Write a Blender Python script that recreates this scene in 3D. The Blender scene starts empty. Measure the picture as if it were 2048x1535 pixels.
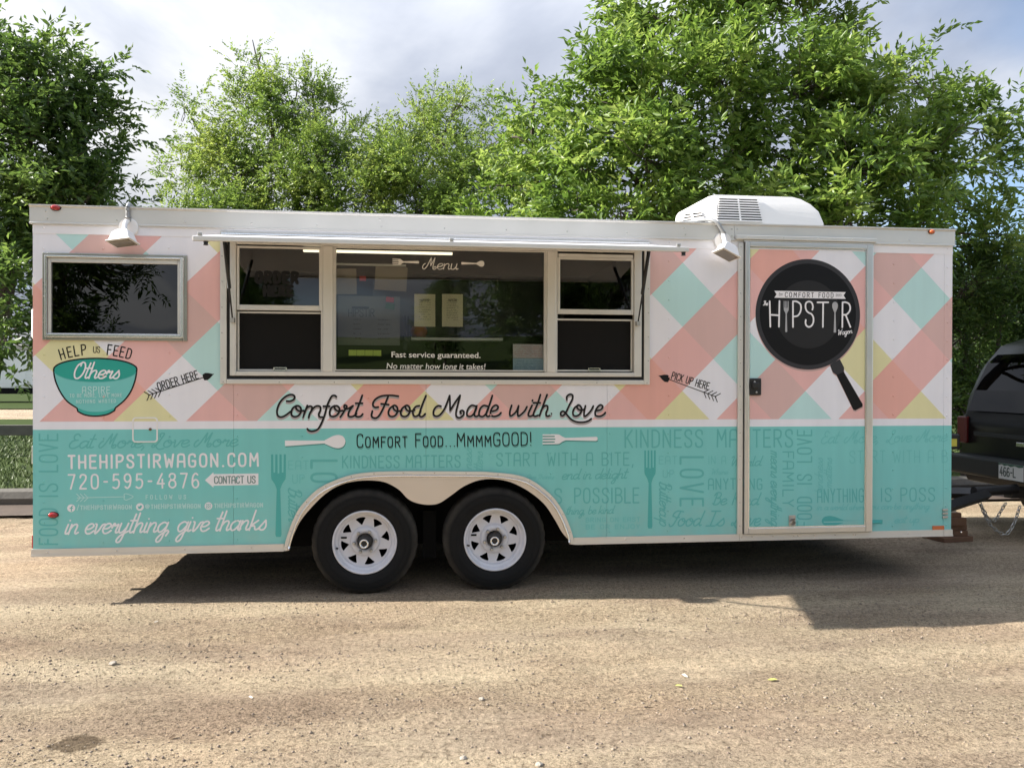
import bpy, bmesh, math, random
import numpy as np
from mathutils import Vector, Matrix
from mathutils.geometry import tessellate_polygon
SC = bpy.context.scene
R = math.radians
# ------------------------------------------------------------------ camera
FPX = 1671.0
CAM = np.array([2.2764, -5.4582, 1.3912]); YAW, PIT, ROL = 0.1257, -0.0054, 0.0026
def _rot():
    cy, sy, cp, sp, cr, sr = math.cos(YAW), math.sin(YAW), math.cos(PIT), math.sin(PIT), math.cos(ROL), math.sin(ROL)
    f = np.array([sy*cp, cy*cp, sp]); r = np.array([cy, -sy, 0]); u = np.cross(r, f)
    return np.array([cr*r+sr*u, -sr*r+cr*u, f])
RM = _rot()
cd = bpy.data.cameras.new('camera'); cam = bpy.data.objects.new('camera', cd); SC.collection.objects.link(cam)
cd.sensor_width = 36; cd.lens = FPX/2048*36; cd.clip_start = .05; cd.clip_end = 3000
mw = Matrix.Identity(4)
for i in range(3):
    mw[i][0] = RM[0][i]; mw[i][1] = RM[1][i]; mw[i][2] = -RM[2][i]; mw[i][3] = CAM[i]
cam.matrix_world = mw
SC.camera = cam
# ------------------------------------------------------------------ sun and sky
SUN_DIR = Vector((-1.59, 0.13, 1.0)).normalized()     # towards the sun
sd = bpy.data.lights.new('sun', 'SUN'); sd.energy = 5.0; sd.angle = R(.5); sd.color = (1, .95, .86)
so = bpy.data.objects.new('sun', sd); SC.collection.objects.link(so)
so.rotation_euler = SUN_DIR.to_track_quat('Z', 'Y').to_euler(); so.location = (-20, 2, 14)
W = bpy.data.worlds.new('World'); SC.world = W; W.use_nodes = True
nt = W.node_tree; N = nt.nodes; Lk = nt.links; N.clear()
def nd(t, **k):
    n = N.new(t)
    for a, b in k.items(): setattr(n, a, b)
    return n
wo = nd('ShaderNodeOutputWorld'); sky = nd('ShaderNodeTexSky', sky_type='NISHITA', sun_disc=False)
sky.sun_elevation = math.asin(SUN_DIR.z); sky.sun_rotation = math.atan2(SUN_DIR.x, SUN_DIR.y)
sky.air_density = 1.0; sky.dust_density = .8; sky.altitude = 1600
bs = nd('ShaderNodeBackground'); bs.inputs[1].default_value = .085; Lk.new(sky.outputs[0], bs.inputs[0])
tc = nd('ShaderNodeTexCoord'); sep = nd('ShaderNodeSeparateXYZ'); Lk.new(tc.outputs['Generated'], sep.inputs[0])
def mth(op, a, b=None, c=None):
    n = nd('ShaderNodeMath', operation=op)
    for i, v in enumerate((a, b, c)):
        if v is None: continue
        if isinstance(v, (int, float)): n.inputs[i].default_value = v
        else: Lk.new(v, n.inputs[i])
    return n.outputs[0]
zz = mth('ADD', mth('MAXIMUM', sep.outputs[2], 0.0), .18)
cmb = nd('ShaderNodeCombineXYZ')
Lk.new(mth('DIVIDE', sep.outputs[0], zz), cmb.inputs[0]); Lk.new(mth('DIVIDE', sep.outputs[1], zz), cmb.inputs[1])
def noise(scale, detail, rough, dist=0, off=(0, 0, 0), sc=(1, 1, 1)):
    mp = nd('ShaderNodeMapping'); mp.inputs[1].default_value = off; mp.inputs[3].default_value = sc; mp.inputs[2].default_value = (0, 0, R(-28))
    Lk.new(cmb.outputs[0], mp.inputs[0])
    n = nd('ShaderNodeTexNoise'); n.inputs['Scale'].default_value = scale; n.inputs['Detail'].default_value = detail
    n.inputs['Roughness'].default_value = rough; n.inputs['Distortion'].default_value = dist
    Lk.new(mp.outputs[0], n.inputs['Vector']); return n.outputs[0]
def ramp(v, st):
    r = nd('ShaderNodeValToRGB'); e = r.color_ramp.elements
    while len(e) < len(st): e.new(.5)
    for i, (p, c) in enumerate(st): e[i].position = p; e[i].color = (*c, 1)
    Lk.new(v, r.inputs[0]); return r.outputs[0]
SKY_OFF = (12, 3, 0)
n1 = noise(.95, 7, .55, .3, SKY_OFF, (1, .7, 1)); n2 = noise(.55, 6, .5, .3, (41, 8, 0))
# cover is thinner towards the east (right), where blue shows
cover = mth('SUBTRACT', mth('ADD', n2, .20), mth('MULTIPLY', mth('MAXIMUM', mth('DIVIDE', sep.outputs[0], 1.0), 0), .30))
covr = ramp(cover, [(.44, (0, 0, 0)), (.60, (1, 1, 1))])
cl = ramp(n1, [(.36, (.50, .56, .70)), (.455, (.68, .74, .88)), (.54, (.92, .97, 1.08)), (.63, (1.25, 1.27, 1.30))])
bc = nd('ShaderNodeBackground'); Lk.new(cl, bc.inputs[0])
Lk.new(mth('MULTIPLY_ADD', mth('MAXIMUM', sep.outputs[2], 0.0), .62, .17), bc.inputs[1])   # cloud deck brighter towards the zenith
mx = nd('ShaderNodeMixShader'); Lk.new(covr, mx.inputs[0]); Lk.new(bs.outputs[0], mx.inputs[1]); Lk.new(bc.outputs[0], mx.inputs[2])
Lk.new(mx.outputs[0], wo.inputs[0])
SC.view_settings.view_transform = 'Standard'; SC.view_settings.look = 'None'
SC.view_settings.exposure = 1.25; SC.view_settings.gamma = 1; SC.view_settings.use_curve_mapping = False
SC.render.engine = 'CYCLES'; SC.cycles.use_denoising = True; SC.cycles.max_bounces = 8
SC.cycles.transparent_max_bounces = 16; SC.cycles.caustics_reflective = False; SC.cycles.caustics_refractive = False
SC.cycles.sample_clamp_indirect = 6
random.seed(7); rng = np.random.default_rng(11)

# ------------------------------------------------------------------ helpers
def F(px, py, Y=0.0):
    """survey: a photo pixel -> the real point on the vertical plane y=Y"""
    d = RM.T @ np.array([(px-1024)/FPX, (767.5-py)/FPX, 1]); t = (Y-CAM[1])/d[1]; p = CAM+t*d
    return (float(p[0]), float(Y), float(p[2]))
def G(px, py, z=0.0):
    d = RM.T @ np.array([(px-1024)/FPX, (767.5-py)/FPX, 1]); t = (z-CAM[2])/d[2]; p = CAM+t*d
    return (float(p[0]), float(p[1]), float(z))
def link(o, parent=None):
    SC.collection.objects.link(o)
    if parent is not None: o.parent = parent
    return o
def tag(o, label=None, cat=None, group=None, kind=None):
    if label: o['label'] = label
    if cat: o['category'] = cat
    if group: o['group'] = group
    if kind: o['kind'] = kind
    return o
def empty(name, loc, label=None, cat=None, group=None, rz=0):
    o = bpy.data.objects.new(name, None); o.empty_display_size = .2; o.location = loc; o.rotation_euler = (0, 0, rz)
    SC.collection.objects.link(o); return tag(o, label, cat, group)
def mesh_np(name, V, Fc, mat, parent=None, smooth=False, loc=None):
    """V (n,3); Fc (m,k) array all same size"""
    V = np.asarray(V, dtype=np.float32); Fc = np.asarray(Fc, dtype=np.int32)
    me = bpy.data.meshes.new(name); me.vertices.add(len(V)); me.vertices.foreach_set('co', V.ravel())
    k = Fc.shape[1]; me.loops.add(Fc.size); me.loops.foreach_set('vertex_index', Fc.ravel())
    me.polygons.add(len(Fc)); me.polygons.foreach_set('loop_start', np.arange(0, Fc.size, k, dtype=np.int32))
    me.polygons.foreach_set('loop_total', np.full(len(Fc), k, dtype=np.int32))
    if smooth: me.polygons.foreach_set('use_smooth', np.ones(len(Fc), dtype=bool))
    me.update(calc_edges=True); me.validate(); me.materials.append(mat)
    o = bpy.data.objects.new(name, me)
    if loc: o.location = loc
    return link(o, parent)
class MB:
    def __init__(s): s.v = []; s.f = []
    def add(s, vs, fs):
        n = len(s.v); s.v += [tuple(map(float, v)) for v in vs]; s.f += [tuple(i+n for i in f) for f in fs]; return s
    def box(s, x0, x1, y0, y1, z0, z1):
        return s.add([(x0,y0,z0),(x1,y0,z0),(x1,y1,z0),(x0,y1,z0),(x0,y0,z1),(x1,y0,z1),(x1,y1,z1),(x0,y1,z1)],
                     [(0,3,2,1),(4,5,6,7),(0,1,5,4),(1,2,6,5),(2,3,7,6),(3,0,4,7)])
    def tube(s, pts, r, n=8, caps=True, rr=None):
        pts = [Vector(p) for p in pts]; rings = []
        up = Vector((0, 0, 1))
        for i, p in enumerate(pts):
            d = (pts[min(i+1, len(pts)-1)]-pts[max(i-1, 0)]).normalized()
            a = d.cross(up)
            if a.length < .1: a = d.cross(Vector((1, 0, 0)))
            a.normalize(); b = d.cross(a); ri = rr[i] if rr else r
            rings.append([p+a*ri*math.cos(2*math.pi*k/n)+b*ri*math.sin(2*math.pi*k/n) for k in range(n)])
        vs = [v for rg in rings for v in rg]; fs = []
        for i in range(len(pts)-1):
            for k in range(n): fs.append((i*n+k, i*n+(k+1) % n, (i+1)*n+(k+1) % n, (i+1)*n+k))
        if caps: fs += [tuple(range(n)), tuple((len(pts)-1)*n+k for k in reversed(range(n)))]
        return s.add(vs, fs)
    def lathe_y(s, prof, c, n=48, a0=0):
        """prof: (radius, y) list, revolved round the y axis through c"""
        vs = []; fs = []
        for r, y in prof:
            for k in range(n):
                a = 2*math.pi*k/n+a0; vs.append((c[0]+r*math.cos(a), c[1]+y, c[2]+r*math.sin(a)))
        for i in range(len(prof)-1):
            for k in range(n): fs.append((i*n+k, (i+1)*n+k, (i+1)*n+(k+1) % n, i*n+(k+1) % n))
        return s.add(vs, fs)
    def prism_xz(s, loops, y0, y1):
        """2-D polygon with holes in x,z, extruded from y0 (front) to y1"""
        flat = [p for lp in loops for p in lp]; tri = tessellate_polygon([[Vector((p[0], p[1], 0)) for p in lp] for lp in loops]); n = len(flat)
        vs = [(p[0], y0, p[1]) for p in flat]+[(p[0], y1, p[1]) for p in flat]; fs = []
        for t in tri:
            a, b, c = [flat[i] for i in t]
            if (b[0]-a[0])*(c[1]-a[1])-(b[1]-a[1])*(c[0]-a[0]) < 0: t = (t[0], t[2], t[1])
            fs.append(tuple(t)); fs.append((t[2]+n, t[1]+n, t[0]+n))
        k = 0
        for lp in loops:
            m = len(lp)
            for i in range(m): fs.append((k+i, k+i+n, k+(i+1) % m+n, k+(i+1) % m))
            k += m
        return s.add(vs, fs)
    def build(s, name, mat, parent=None, smooth=False, bevel=0, loc=None, fixn=False):
        me = bpy.data.meshes.new(name); me.from_pydata(s.v, [], s.f); me.update(); me.materials.append(mat)
        if fixn:
            bm = bmesh.new(); bm.from_mesh(me); bmesh.ops.recalc_face_normals(bm, faces=bm.faces); bm.to_mesh(me); bm.free()
        if smooth:
            for p in me.polygons: p.use_smooth = True
        o = bpy.data.objects.new(name, me)
        if loc: o.location = loc
        link(o, parent)
        if bevel:
            m = o.modifiers.new('bevel', 'BEVEL'); m.width = bevel; m.segments = 2; m.limit_method = 'ANGLE'; m.angle_limit = R(40)
            if smooth:
                m.harden_normals = False
        return o
def box(name, mat, parent, x0, x1, y0, y1, z0, z1, bevel=0, **k): return MB().box(x0, x1, y0, y1, z0, z1).build(name, mat, parent, bevel=bevel, **k)
def frame_rects(x0, x1, z0, z1, wl, wr, wb, wt):
    return [(x0, x0+wl, z0, z1), (x1-wr, x1, z0, z1), (x0+wl, x1-wr, z1-wt, z1), (x0+wl, x1-wr, z0, z0+wb)]

# ------------------------------------------------------------------ materials
def mat(name, col, rough=.5, metal=0, bump=0, bscale=50, var=0, vscale=3, emit=None, spec=.5, trans=0, coat=0):
    m = bpy.data.materials.new(name); m.use_nodes = True; t = m.node_tree; b = t.nodes['Principled BSDF']
    b.inputs['Base Color'].default_value = (*col, 1); b.inputs['Roughness'].default_value = rough; b.inputs['Metallic'].default_value = metal
    b.inputs['Specular IOR Level'].default_value = spec
    if coat: b.inputs['Coat Weight'].default_value = coat; b.inputs['Coat Roughness'].default_value = .08
    tcn = t.nodes.new('ShaderNodeTexCoord')
    if var:
        n = t.nodes.new('ShaderNodeTexNoise'); n.inputs['Scale'].default_value = vscale; n.inputs['Detail'].default_value = 6
        t.links.new(tcn.outputs['Object'], n.inputs['Vector'])
        hs = t.nodes.new('ShaderNodeMixRGB'); hs.inputs[1].default_value = (*[c*(1-var) for c in col], 1); hs.inputs[2].default_value = (*[min(1, c*(1+var)) for c in col], 1)
        t.links.new(n.outputs[0], hs.inputs[0]); t.links.new(hs.outputs[0], b.inputs['Base Color'])
        mr = t.nodes.new('ShaderNodeMapRange'); mr.inputs['To Min'].default_value = max(.02, rough-.12); mr.inputs['To Max'].default_value = min(1, rough+.12)
        t.links.new(n.outputs[0], mr.inputs[0]); t.links.new(mr.outputs[0], b.inputs['Roughness'])
    if bump:
        n = t.nodes.new('ShaderNodeTexNoise'); n.inputs['Scale'].default_value = bscale; n.inputs['Detail'].default_value = 4
        t.links.new(tcn.outputs['Object'], n.inputs['Vector'])
        bp = t.nodes.new('ShaderNodeBump'); bp.inputs['Strength'].default_value = bump; bp.inputs['Distance'].default_value = .01
        t.links.new(n.outputs[0], bp.inputs['Height']); t.links.new(bp.outputs[0], b.inputs['Normal'])
    if emit: b.inputs['Emission Color'].default_value = (*emit[0], 1); b.inputs['Emission Strength'].default_value = emit[1]
    return m
M = {}
M['white'] = mat('white_paint', (.86, .85, .88), .35, bump=.02, bscale=3, var=.02)
M['plastic'] = mat('white_plastic', (.84, .82, .8), .45, var=.03, bump=.05, bscale=8)
M['alu'] = mat('mill_aluminium', (.66, .65, .63), .36, .85, bump=.05, bscale=30, var=.06, vscale=4)
M['alu_dull'] = mat('dull_aluminium', (.42, .42, .38), .3, .85, bump=.05, bscale=30, var=.08, vscale=4)
M['alu_trim'] = mat('pale_aluminium_trim', (.72, .70, .66), .42, .55, bump=.04, bscale=25, var=.06, vscale=5)
M['alu_fender'] = mat('fender_aluminium', (.70, .62, .54), .45, .6, bump=.03, bscale=4, var=.05)
M['alu_bright'] = mat('bright_aluminium', (.85, .84, .82), .22, .9)
M['rubber'] = mat('tyre_rubber', (.0085, .0085, .0085), .8, bump=.25, bscale=90, var=.35, vscale=9, spec=.25)
M['black'] = mat('black_plastic', (.012, .012, .013), .45)
M['seal'] = mat('black_seal', (.01, .01, .01), .7)
M['under'] = mat('dark_underbody', (.010, .010, .010), .9, spec=.1)
M['rim'] = mat('white_rim', (.66, .66, .70), .42, bump=.15, bscale=30, var=.12, vscale=18)
M['hub'] = mat('greasy_hub', (.02, .018, .016), .5, bump=.3, bscale=60)
M['steel'] = mat('zinc_steel', (.5, .49, .47), .4, .8, var=.2, vscale=30)
M['rust'] = mat('rusty_steel', (.16, .09, .05), .7, .5, var=.4, vscale=30)
M['conduit'] = mat('grey_conduit', (.33, .34, .35), .5, .3)
M['red'] = mat('red_lens', (.35, .01, .012), .12, coat=.6)
M['dark_red'] = mat('dark_red_lens', (.07, .004, .005), .3)
M['amber'] = mat('amber_lens', (.55, .12, .03), .12, coat=.6)
M['lens'] = mat('lamp_lens', (.20, .17, .13), .15, coat=.5)
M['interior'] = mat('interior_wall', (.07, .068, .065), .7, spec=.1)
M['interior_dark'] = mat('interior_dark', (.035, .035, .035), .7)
M['screen'] = mat('insect_screen', (.010, .010, .010), .8, bump=.2, bscale=400, spec=.15)
M['wood'] = mat('raw_lumber', (.16, .085, .05), .85, bump=.4, bscale=40, var=.3, vscale=12)
M['tube'] = mat('warm_light_tube', (.8, .75, .6), .4, emit=((1, .84, .58), 1.1))
def tyre_mat():
    t = M['rubber'].node_tree; n = t.nodes; l = t.links; b = n['Principled BSDF']; src_ = b.inputs['Base Color'].links[0].from_socket
    tcn = n.new('ShaderNodeTexCoord'); sx = n.new('ShaderNodeSeparateXYZ'); l.new(tcn.outputs['Object'], sx.inputs[0]); cm = n.new('ShaderNodeCombineXYZ'); l.new(sx.outputs[0], cm.inputs[0]); l.new(sx.outputs[2], cm.inputs[1])
    ln = n.new('ShaderNodeVectorMath'); ln.operation = 'LENGTH'; l.new(cm.outputs[0], ln.inputs[0])
    no = n.new('ShaderNodeTexNoise'); no.inputs['Scale'].default_value = 14; no.inputs['Detail'].default_value = 5; l.new(tcn.outputs['Object'], no.inputs['Vector'])
    mr = n.new('ShaderNodeMapRange'); mr.inputs['From Min'].default_value = .298; mr.inputs['From Max'].default_value = .334; mr.inputs['To Max'].default_value = 1.3; l.new(ln.outputs['Value'], mr.inputs[0])
    mu = n.new('ShaderNodeMath'); mu.operation = 'MULTIPLY'; l.new(mr.outputs[0], mu.inputs[0]); l.new(no.outputs[0], mu.inputs[1])
    mx_ = n.new('ShaderNodeMixRGB'); mx_.inputs[2].default_value = (.075, .066, .055, 1); l.new(mu.outputs[0], mx_.inputs[0]); l.new(src_, mx_.inputs[1]); l.new(mx_.outputs[0], b.inputs['Base Color'])
tyre_mat()
# print colours of the wrap
INK = {'coral': (.84, .495, .465), 'orange': (.84, .44, .37), 'dusty': (.72, .48, .445), 'mint': (.53, .78, .76), 'yellow': (.79, .745, .42),
       'white': (.86, .855, .90), 'teal': (.205, .605, .575)}
for k, c in {'ink_black': (.008, .008, .009), 'ink_white': (.85, .83, .84), 'ink_teal': (.135, .48, .45), 'ink_teal2': (.165, .54, .51), 'ink_fork': (.09, .43, .40), 'ink_shadow': (.42, .38, .38),
             'ink_tshadow': (.085, .30, .265), 'ink_bowl': (.19, .57, .53), 'ink_bowl2': (.03, .36, .29), 'ink_bowl3': (.05, .42, .35), 'ink_pale': (.50, .75, .72), 'ink_pan': (.038, .038, .042),
             'ink_pan2': (.004, .004, .005), 'ink_pan3': (.02, .02, .021), 'ink_grey': (.42, .42, .43), 'ink_text': (.20, .30, .28), 'ink_glass': (.78, .77, .74)}.items():
    M[k] = mat(k, c, .5, spec=.25)

def wrap_material():
    m = bpy.data.materials.new('printed_vinyl_wrap'); m.use_nodes = True; t = m.node_tree; n = t.nodes; l = t.links; b = n['Principled BSDF']
    b.inputs['Roughness'].default_value = .34
    g = n.new('ShaderNodeNewGeometry'); s = n.new('ShaderNodeSeparateXYZ'); l.new(g.outputs['Position'], s.inputs[0])
    def q(op, a, bb=None):
        k = n.new('ShaderNodeMath'); k.operation = op
        for i, v in enumerate((a, bb)):
            if v is None: continue
            if isinstance(v, (int, float)): k.inputs[i].default_value = v
            else: l.new(v, k.inputs[i])
        return k.outputs[0]
    h = .2165; X = q('SUBTRACT', s.outputs[0], 4.127); Z = q('SUBTRACT', s.outputs[2], 1.668+.30-.002)
    p = q('ADD', q('MULTIPLY', q('ADD', X, Z), .5/h), .5); w = q('ADD', q('MULTIPLY', q('SUBTRACT', X, Z), .5/h), .5)
    qm = q('FLOOR', q('FLOORED_MODULO', w, 2.0)) if hasattr(bpy.types, 'XX') else q('FLOOR', q('SUBTRACT', w, q('MULTIPLY', q('FLOOR', q('DIVIDE', w, 2.0)), 2.0)))
    pm = q('FLOOR', q('SUBTRACT', p, q('MULTIPLY', q('FLOOR', q('DIVIDE', p, 4.0)), 4.0)))
    is0 = q('LESS_THAN', pm, .5); is2 = q('MULTIPLY', q('GREATER_THAN', pm, 1.5), q('LESS_THAN', pm, 2.5))
    def mixc(f, a, c):
        k = n.new('ShaderNodeMixRGB')
        l.new(f, k.inputs[0])
        for i, v in ((1, a), (2, c)):
            if isinstance(v, tuple): k.inputs[i].default_value = (*v, 1)
            else: l.new(v, k.inputs[i])
        return k.outputs[0]
    gap = mixc(is2, mixc(is0, INK['white'], INK['mint']), INK['yellow'])
    band = mixc(is2, mixc(is0, INK['coral'], INK['dusty']), INK['orange'])
    c = mixc(qm, gap, band)
    top = q('GREATER_THAN', s.outputs[2], F(1000, 490)[2]+.04 if False else 2.281); c = mixc(top, c, INK['white'])
    zw = F(1150, 839)[2]; zt = F(1150, 854)[2]
    c = mixc(q('LESS_THAN', s.outputs[2], zw), c, INK['white']); c = mixc(q('LESS_THAN', s.outputs[2], zt), c, INK['teal'])
    # faint fading and grime
    no = n.new('ShaderNodeTexNoise'); no.inputs['Scale'].default_value = 1.7; no.inputs['Detail'].default_value = 7; l.new(g.outputs['Position'], no.inputs['Vector'])
    mr = n.new('ShaderNodeMapRange'); mr.inputs['To Min'].default_value = .93; mr.inputs['To Max'].default_value = 1.05; l.new(no.outputs[0], mr.inputs[0])
    mp = n.new('ShaderNodeMapping'); mp.inputs[3].default_value = (9, 9, .7); l.new(g.outputs['Position'], mp.inputs[0])
    n3 = n.new('ShaderNodeTexNoise'); n3.inputs['Scale'].default_value = 1.5; n3.inputs['Detail'].default_value = 5; l.new(mp.outputs[0], n3.inputs['Vector'])
    mr3 = n.new('ShaderNodeMapRange'); mr3.inputs['From Min'].default_value = .35; mr3.inputs['From Max'].default_value = .7; mr3.inputs['To Min'].default_value = .965; mr3.inputs['To Max'].default_value = 1.01; l.new(n3.outputs[0], mr3.inputs[0])
    vm = n.new('ShaderNodeVectorMath'); vm.operation = 'SCALE'; l.new(c, vm.inputs[0]); l.new(q('MULTIPLY', mr.outputs[0], mr3.outputs[0]), vm.inputs['Scale'])
    mz = n.new('ShaderNodeMapRange'); mz.inputs['From Min'].default_value = .72; mz.inputs['From Max'].default_value = .30; mz.inputs['To Max'].default_value = .55; l.new(s.outputs[2], mz.inputs[0])
    nd_ = n.new('ShaderNodeTexNoise'); nd_.inputs['Scale'].default_value = 9; nd_.inputs['Detail'].default_value = 8; l.new(g.outputs['Position'], nd_.inputs['Vector'])
    dustf = q('MULTIPLY', mz.outputs[0], q('MULTIPLY', nd_.outputs[0], nd_.outputs[0]))
    c2 = mixc(dustf, (0, 0, 0), (.50, .42, .33)); l.new(vm.outputs[0], c2.node.inputs[1])
    l.new(c2, b.inputs['Base Color'])
    n2 = n.new('ShaderNodeTexNoise'); n2.inputs['Scale'].default_value = 2.6; n2.inputs['Detail'].default_value = 2; l.new(g.outputs['Position'], n2.inputs['Vector'])
    bp = n.new('ShaderNodeBump'); bp.inputs['Strength'].default_value = .25; bp.inputs['Distance'].default_value = .012; l.new(n2.outputs[0], bp.inputs['Height']); l.new(bp.outputs[0], b.inputs['Normal'])
    return m
M['wrap'] = wrap_material()
def glass(name, tint, refl=1.0, rough=.0, wave=0):
    m = bpy.data.materials.new(name); m.use_nodes = True; t = m.node_tree; n = t.nodes; l = t.links; n.clear()
    o = n.new('ShaderNodeOutputMaterial'); tr = n.new('ShaderNodeBsdfTransparent'); tr.inputs[0].default_value = (*tint, 1)
    gl = n.new('ShaderNodeBsdfGlossy'); gl.inputs['Roughness'].default_value = rough; gl.inputs[0].default_value = (refl, refl, refl, 1)
    fr = n.new('ShaderNodeFresnel'); fr.inputs[0].default_value = 1.8; mxs = n.new('ShaderNodeMixShader')
    if wave:
        g = n.new('ShaderNodeNewGeometry'); no = n.new('ShaderNodeTexNoise'); no.inputs['Scale'].default_value = 1.6; no.inputs['Detail'].default_value = 1
        l.new(g.outputs['Position'], no.inputs['Vector']); bp = n.new('ShaderNodeBump'); bp.inputs['Strength'].default_value = wave; bp.inputs['Distance'].default_value = .02
        l.new(no.outputs[0], bp.inputs['Height']); l.new(bp.outputs[0], gl.inputs['Normal'])
    gg = n.new('ShaderNodeNewGeometry'); iv = n.new('ShaderNodeMath'); iv.operation = 'SUBTRACT'; iv.inputs[0].default_value = 1; l.new(gg.outputs['Backfacing'], iv.inputs[1])
    ml_ = n.new('ShaderNodeMath'); ml_.operation = 'MULTIPLY'; l.new(fr.outputs[0], ml_.inputs[0]); l.new(iv.outputs[0], ml_.inputs[1])
    l.new(ml_.outputs[0], mxs.inputs[0]); l.new(tr.outputs[0], mxs.inputs[1]); l.new(gl.outputs[0], mxs.inputs[2]); l.new(mxs.outputs[0], o.inputs[0])
    return m
M['glass'] = glass('window_glass', (.80, .82, .81), wave=.1)
M['glass_dark'] = glass('tinted_glass', (.03, .03, .035), wave=.3)
M['car_glass'] = glass('car_glass', (.03, .03, .035), refl=.45, wave=.2)

# ------------------------------------------------------------------ ground
def ground_material():
    m = bpy.data.materials.new('dirt'); m.use_nodes = True; t = m.node_tree; n = t.nodes; l = t.links; b = n['Principled BSDF']
    b.inputs['Roughness'].default_value = .95; b.inputs['Specular IOR Level'].default_value = .15
    g = n.new('ShaderNodeNewGeometry')
    def no(scale, det, rough=.6, sc=(1, 1, 1), off=(0, 0, 0)):
        mp = n.new('ShaderNodeMapping'); mp.inputs[3].default_value = sc; mp.inputs[1].default_value = off; l.new(g.outputs['Position'], mp.inputs[0])
        k = n.new('ShaderNodeTexNoise'); k.inputs['Scale'].default_value = scale; k.inputs['Detail'].default_value = det; k.inputs['Roughness'].default_value = rough
        l.new(mp.outputs[0], k.inputs['Vector']); return k.outputs[0]
    def rp(v, st):
        r = n.new('ShaderNodeValToRGB'); e = r.color_ramp.elements
        while len(e) < len(st): e.new(.5)
        for i, (p, c) in enumerate(st): e[i].position = p; e[i].color = (*c, 1)
        l.new(v, r.inputs[0]); return r.outputs[0]
    def mix(f, a, c, ty='MIX'):
        k = n.new('ShaderNodeMixRGB'); k.blend_type = ty
        for i, v in enumerate((f, a, c)):
            if isinstance(v, (int, float)): k.inputs[i].default_value = v
            elif isinstance(v, tuple): k.inputs[i].default_value = (*v, 1)
            else: l.new(v, k.inputs[i])
        return k.outputs[0]
    base = rp(no(1.2, 9, .65, (.35, 1.4, 1)), [(.30, (.41, .32, .235)), (.44, (.55, .44, .32)), (.54, (.65, .53, .375)), (.68, (.73, .61, .43))])
    fine = rp(no(38, 6, .75), [(.36, (.50, .48, .46)), (.455, (.88, .88, .88)), (.55, (1.05, 1.05, 1.05)), (.66, (1.25, 1.25, 1.25))])
    c = mix(1, base, fine, 'MULTIPLY')
    grit = rp(no(95, 4, .85), [(.40, (.30, .28, .25)), (.455, (.85, .85, .85)), (.52, (1, 1, 1)), (.60, (1.12, 1.12, 1.1)), (.68, (1.5, 1.48, 1.42))])  # grit tones; the dark specks paint the shade in small pits
    patch = rp(no(1.1, 5, .6, (.45, 1.6, 1), (3, 8, 0)), [(.42, (.25, .25, .25)), (.56, (1, 1, 1))])
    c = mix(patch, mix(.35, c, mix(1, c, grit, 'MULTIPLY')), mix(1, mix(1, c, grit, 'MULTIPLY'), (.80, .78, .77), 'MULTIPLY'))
    pink = rp(no(.8, 4, .6, off=(5, 3, 0)), [(.42, (1, 1, 1)), (.65, (1.0, .95, .93))]); c = mix(1, c, pink, 'MULTIPLY')
    # wet patch with its own outline
    wx, wy, _ = G(152, 1488)
    mp = n.new('ShaderNodeMapping'); mp.inputs[1].default_value = (-wx/.105, -wy/.075, 0); mp.inputs[3].default_value = (1/.105, 1/.075, 0)
    l.new(g.outputs['Position'], mp.inputs[0])
    vl = n.new('ShaderNodeVectorMath'); vl.operation = 'LENGTH'; l.new(mp.outputs[0], vl.inputs[0])
    ad = n.new('ShaderNodeMath'); ad.operation = 'ADD'; l.new(vl.outputs['Value'], ad.inputs[0])
    mu = n.new('ShaderNodeMath'); mu.operation = 'MULTIPLY'; mu.inputs[1].default_value = .9; l.new(no(22, 4), mu.inputs[0]); l.new(mu.outputs[0], ad.inputs[1])
    wet = rp(ad.outputs[0], [(.96, (.36, .34, .33)), (1.0, (1, 1, 1))])
    mr = n.new('ShaderNodeMapRange'); mr.inputs['From Max'].default_value = 2; l.new(ad.outputs[0], mr.inputs[0])
    wet = rp(mr.outputs[0], [(.66, (.38, .36, .34)), (.76, (1, 1, 1))]); c = mix(1, c, wet, 'MULTIPLY')
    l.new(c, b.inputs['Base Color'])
    h1 = no(38, 6, .75); h2 = no(150, 4, .75)
    a = n.new('ShaderNodeMath'); a.operation = 'MULTIPLY_ADD'; l.new(h2, a.inputs[0]); a.inputs[1].default_value = .5; l.new(h1, a.inputs[2])
    tx, ty, _ = G(940, 1375)
    mp2 = n.new('ShaderNodeMapping'); mp2.vector_type = 'TEXTURE'; mp2.inputs[1].default_value = (tx, ty, 0); mp2.inputs[2].default_value = (0, 0, R(28)); l.new(g.outputs['Position'], mp2.inputs[0])
    sx = n.new('ShaderNodeSeparateXYZ'); l.new(mp2.outputs[0], sx.inputs[0])
    def m1(op, *v):
        k = n.new('ShaderNodeMath'); k.operation = op
        for i, q in enumerate(v):
            if isinstance(q, (int, float)): k.inputs[i].default_value = q
            else: l.new(q, k.inputs[i])
        return k.outputs[0]
    lug = m1('GREATER_THAN', m1('SINE', m1('MULTIPLY', m1('ADD', sx.outputs[0], m1('MULTIPLY', sx.outputs[1], .5)), 6.283/.034)), .55)
    inside = m1('MULTIPLY', m1('LESS_THAN', m1('ABSOLUTE', sx.outputs[1]), .16), m1('LESS_THAN', m1('ABSOLUTE', sx.outputs[0]), m1('MULTIPLY', no(5, 3), .42)))
    tread = m1('MULTIPLY', m1('MULTIPLY', lug, inside), m1('GREATER_THAN', no(14, 2, off=(2, 2, 0)), .5))
    hh = m1('SUBTRACT', a.outputs[0], m1('MULTIPLY', tread, .35))
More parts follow.
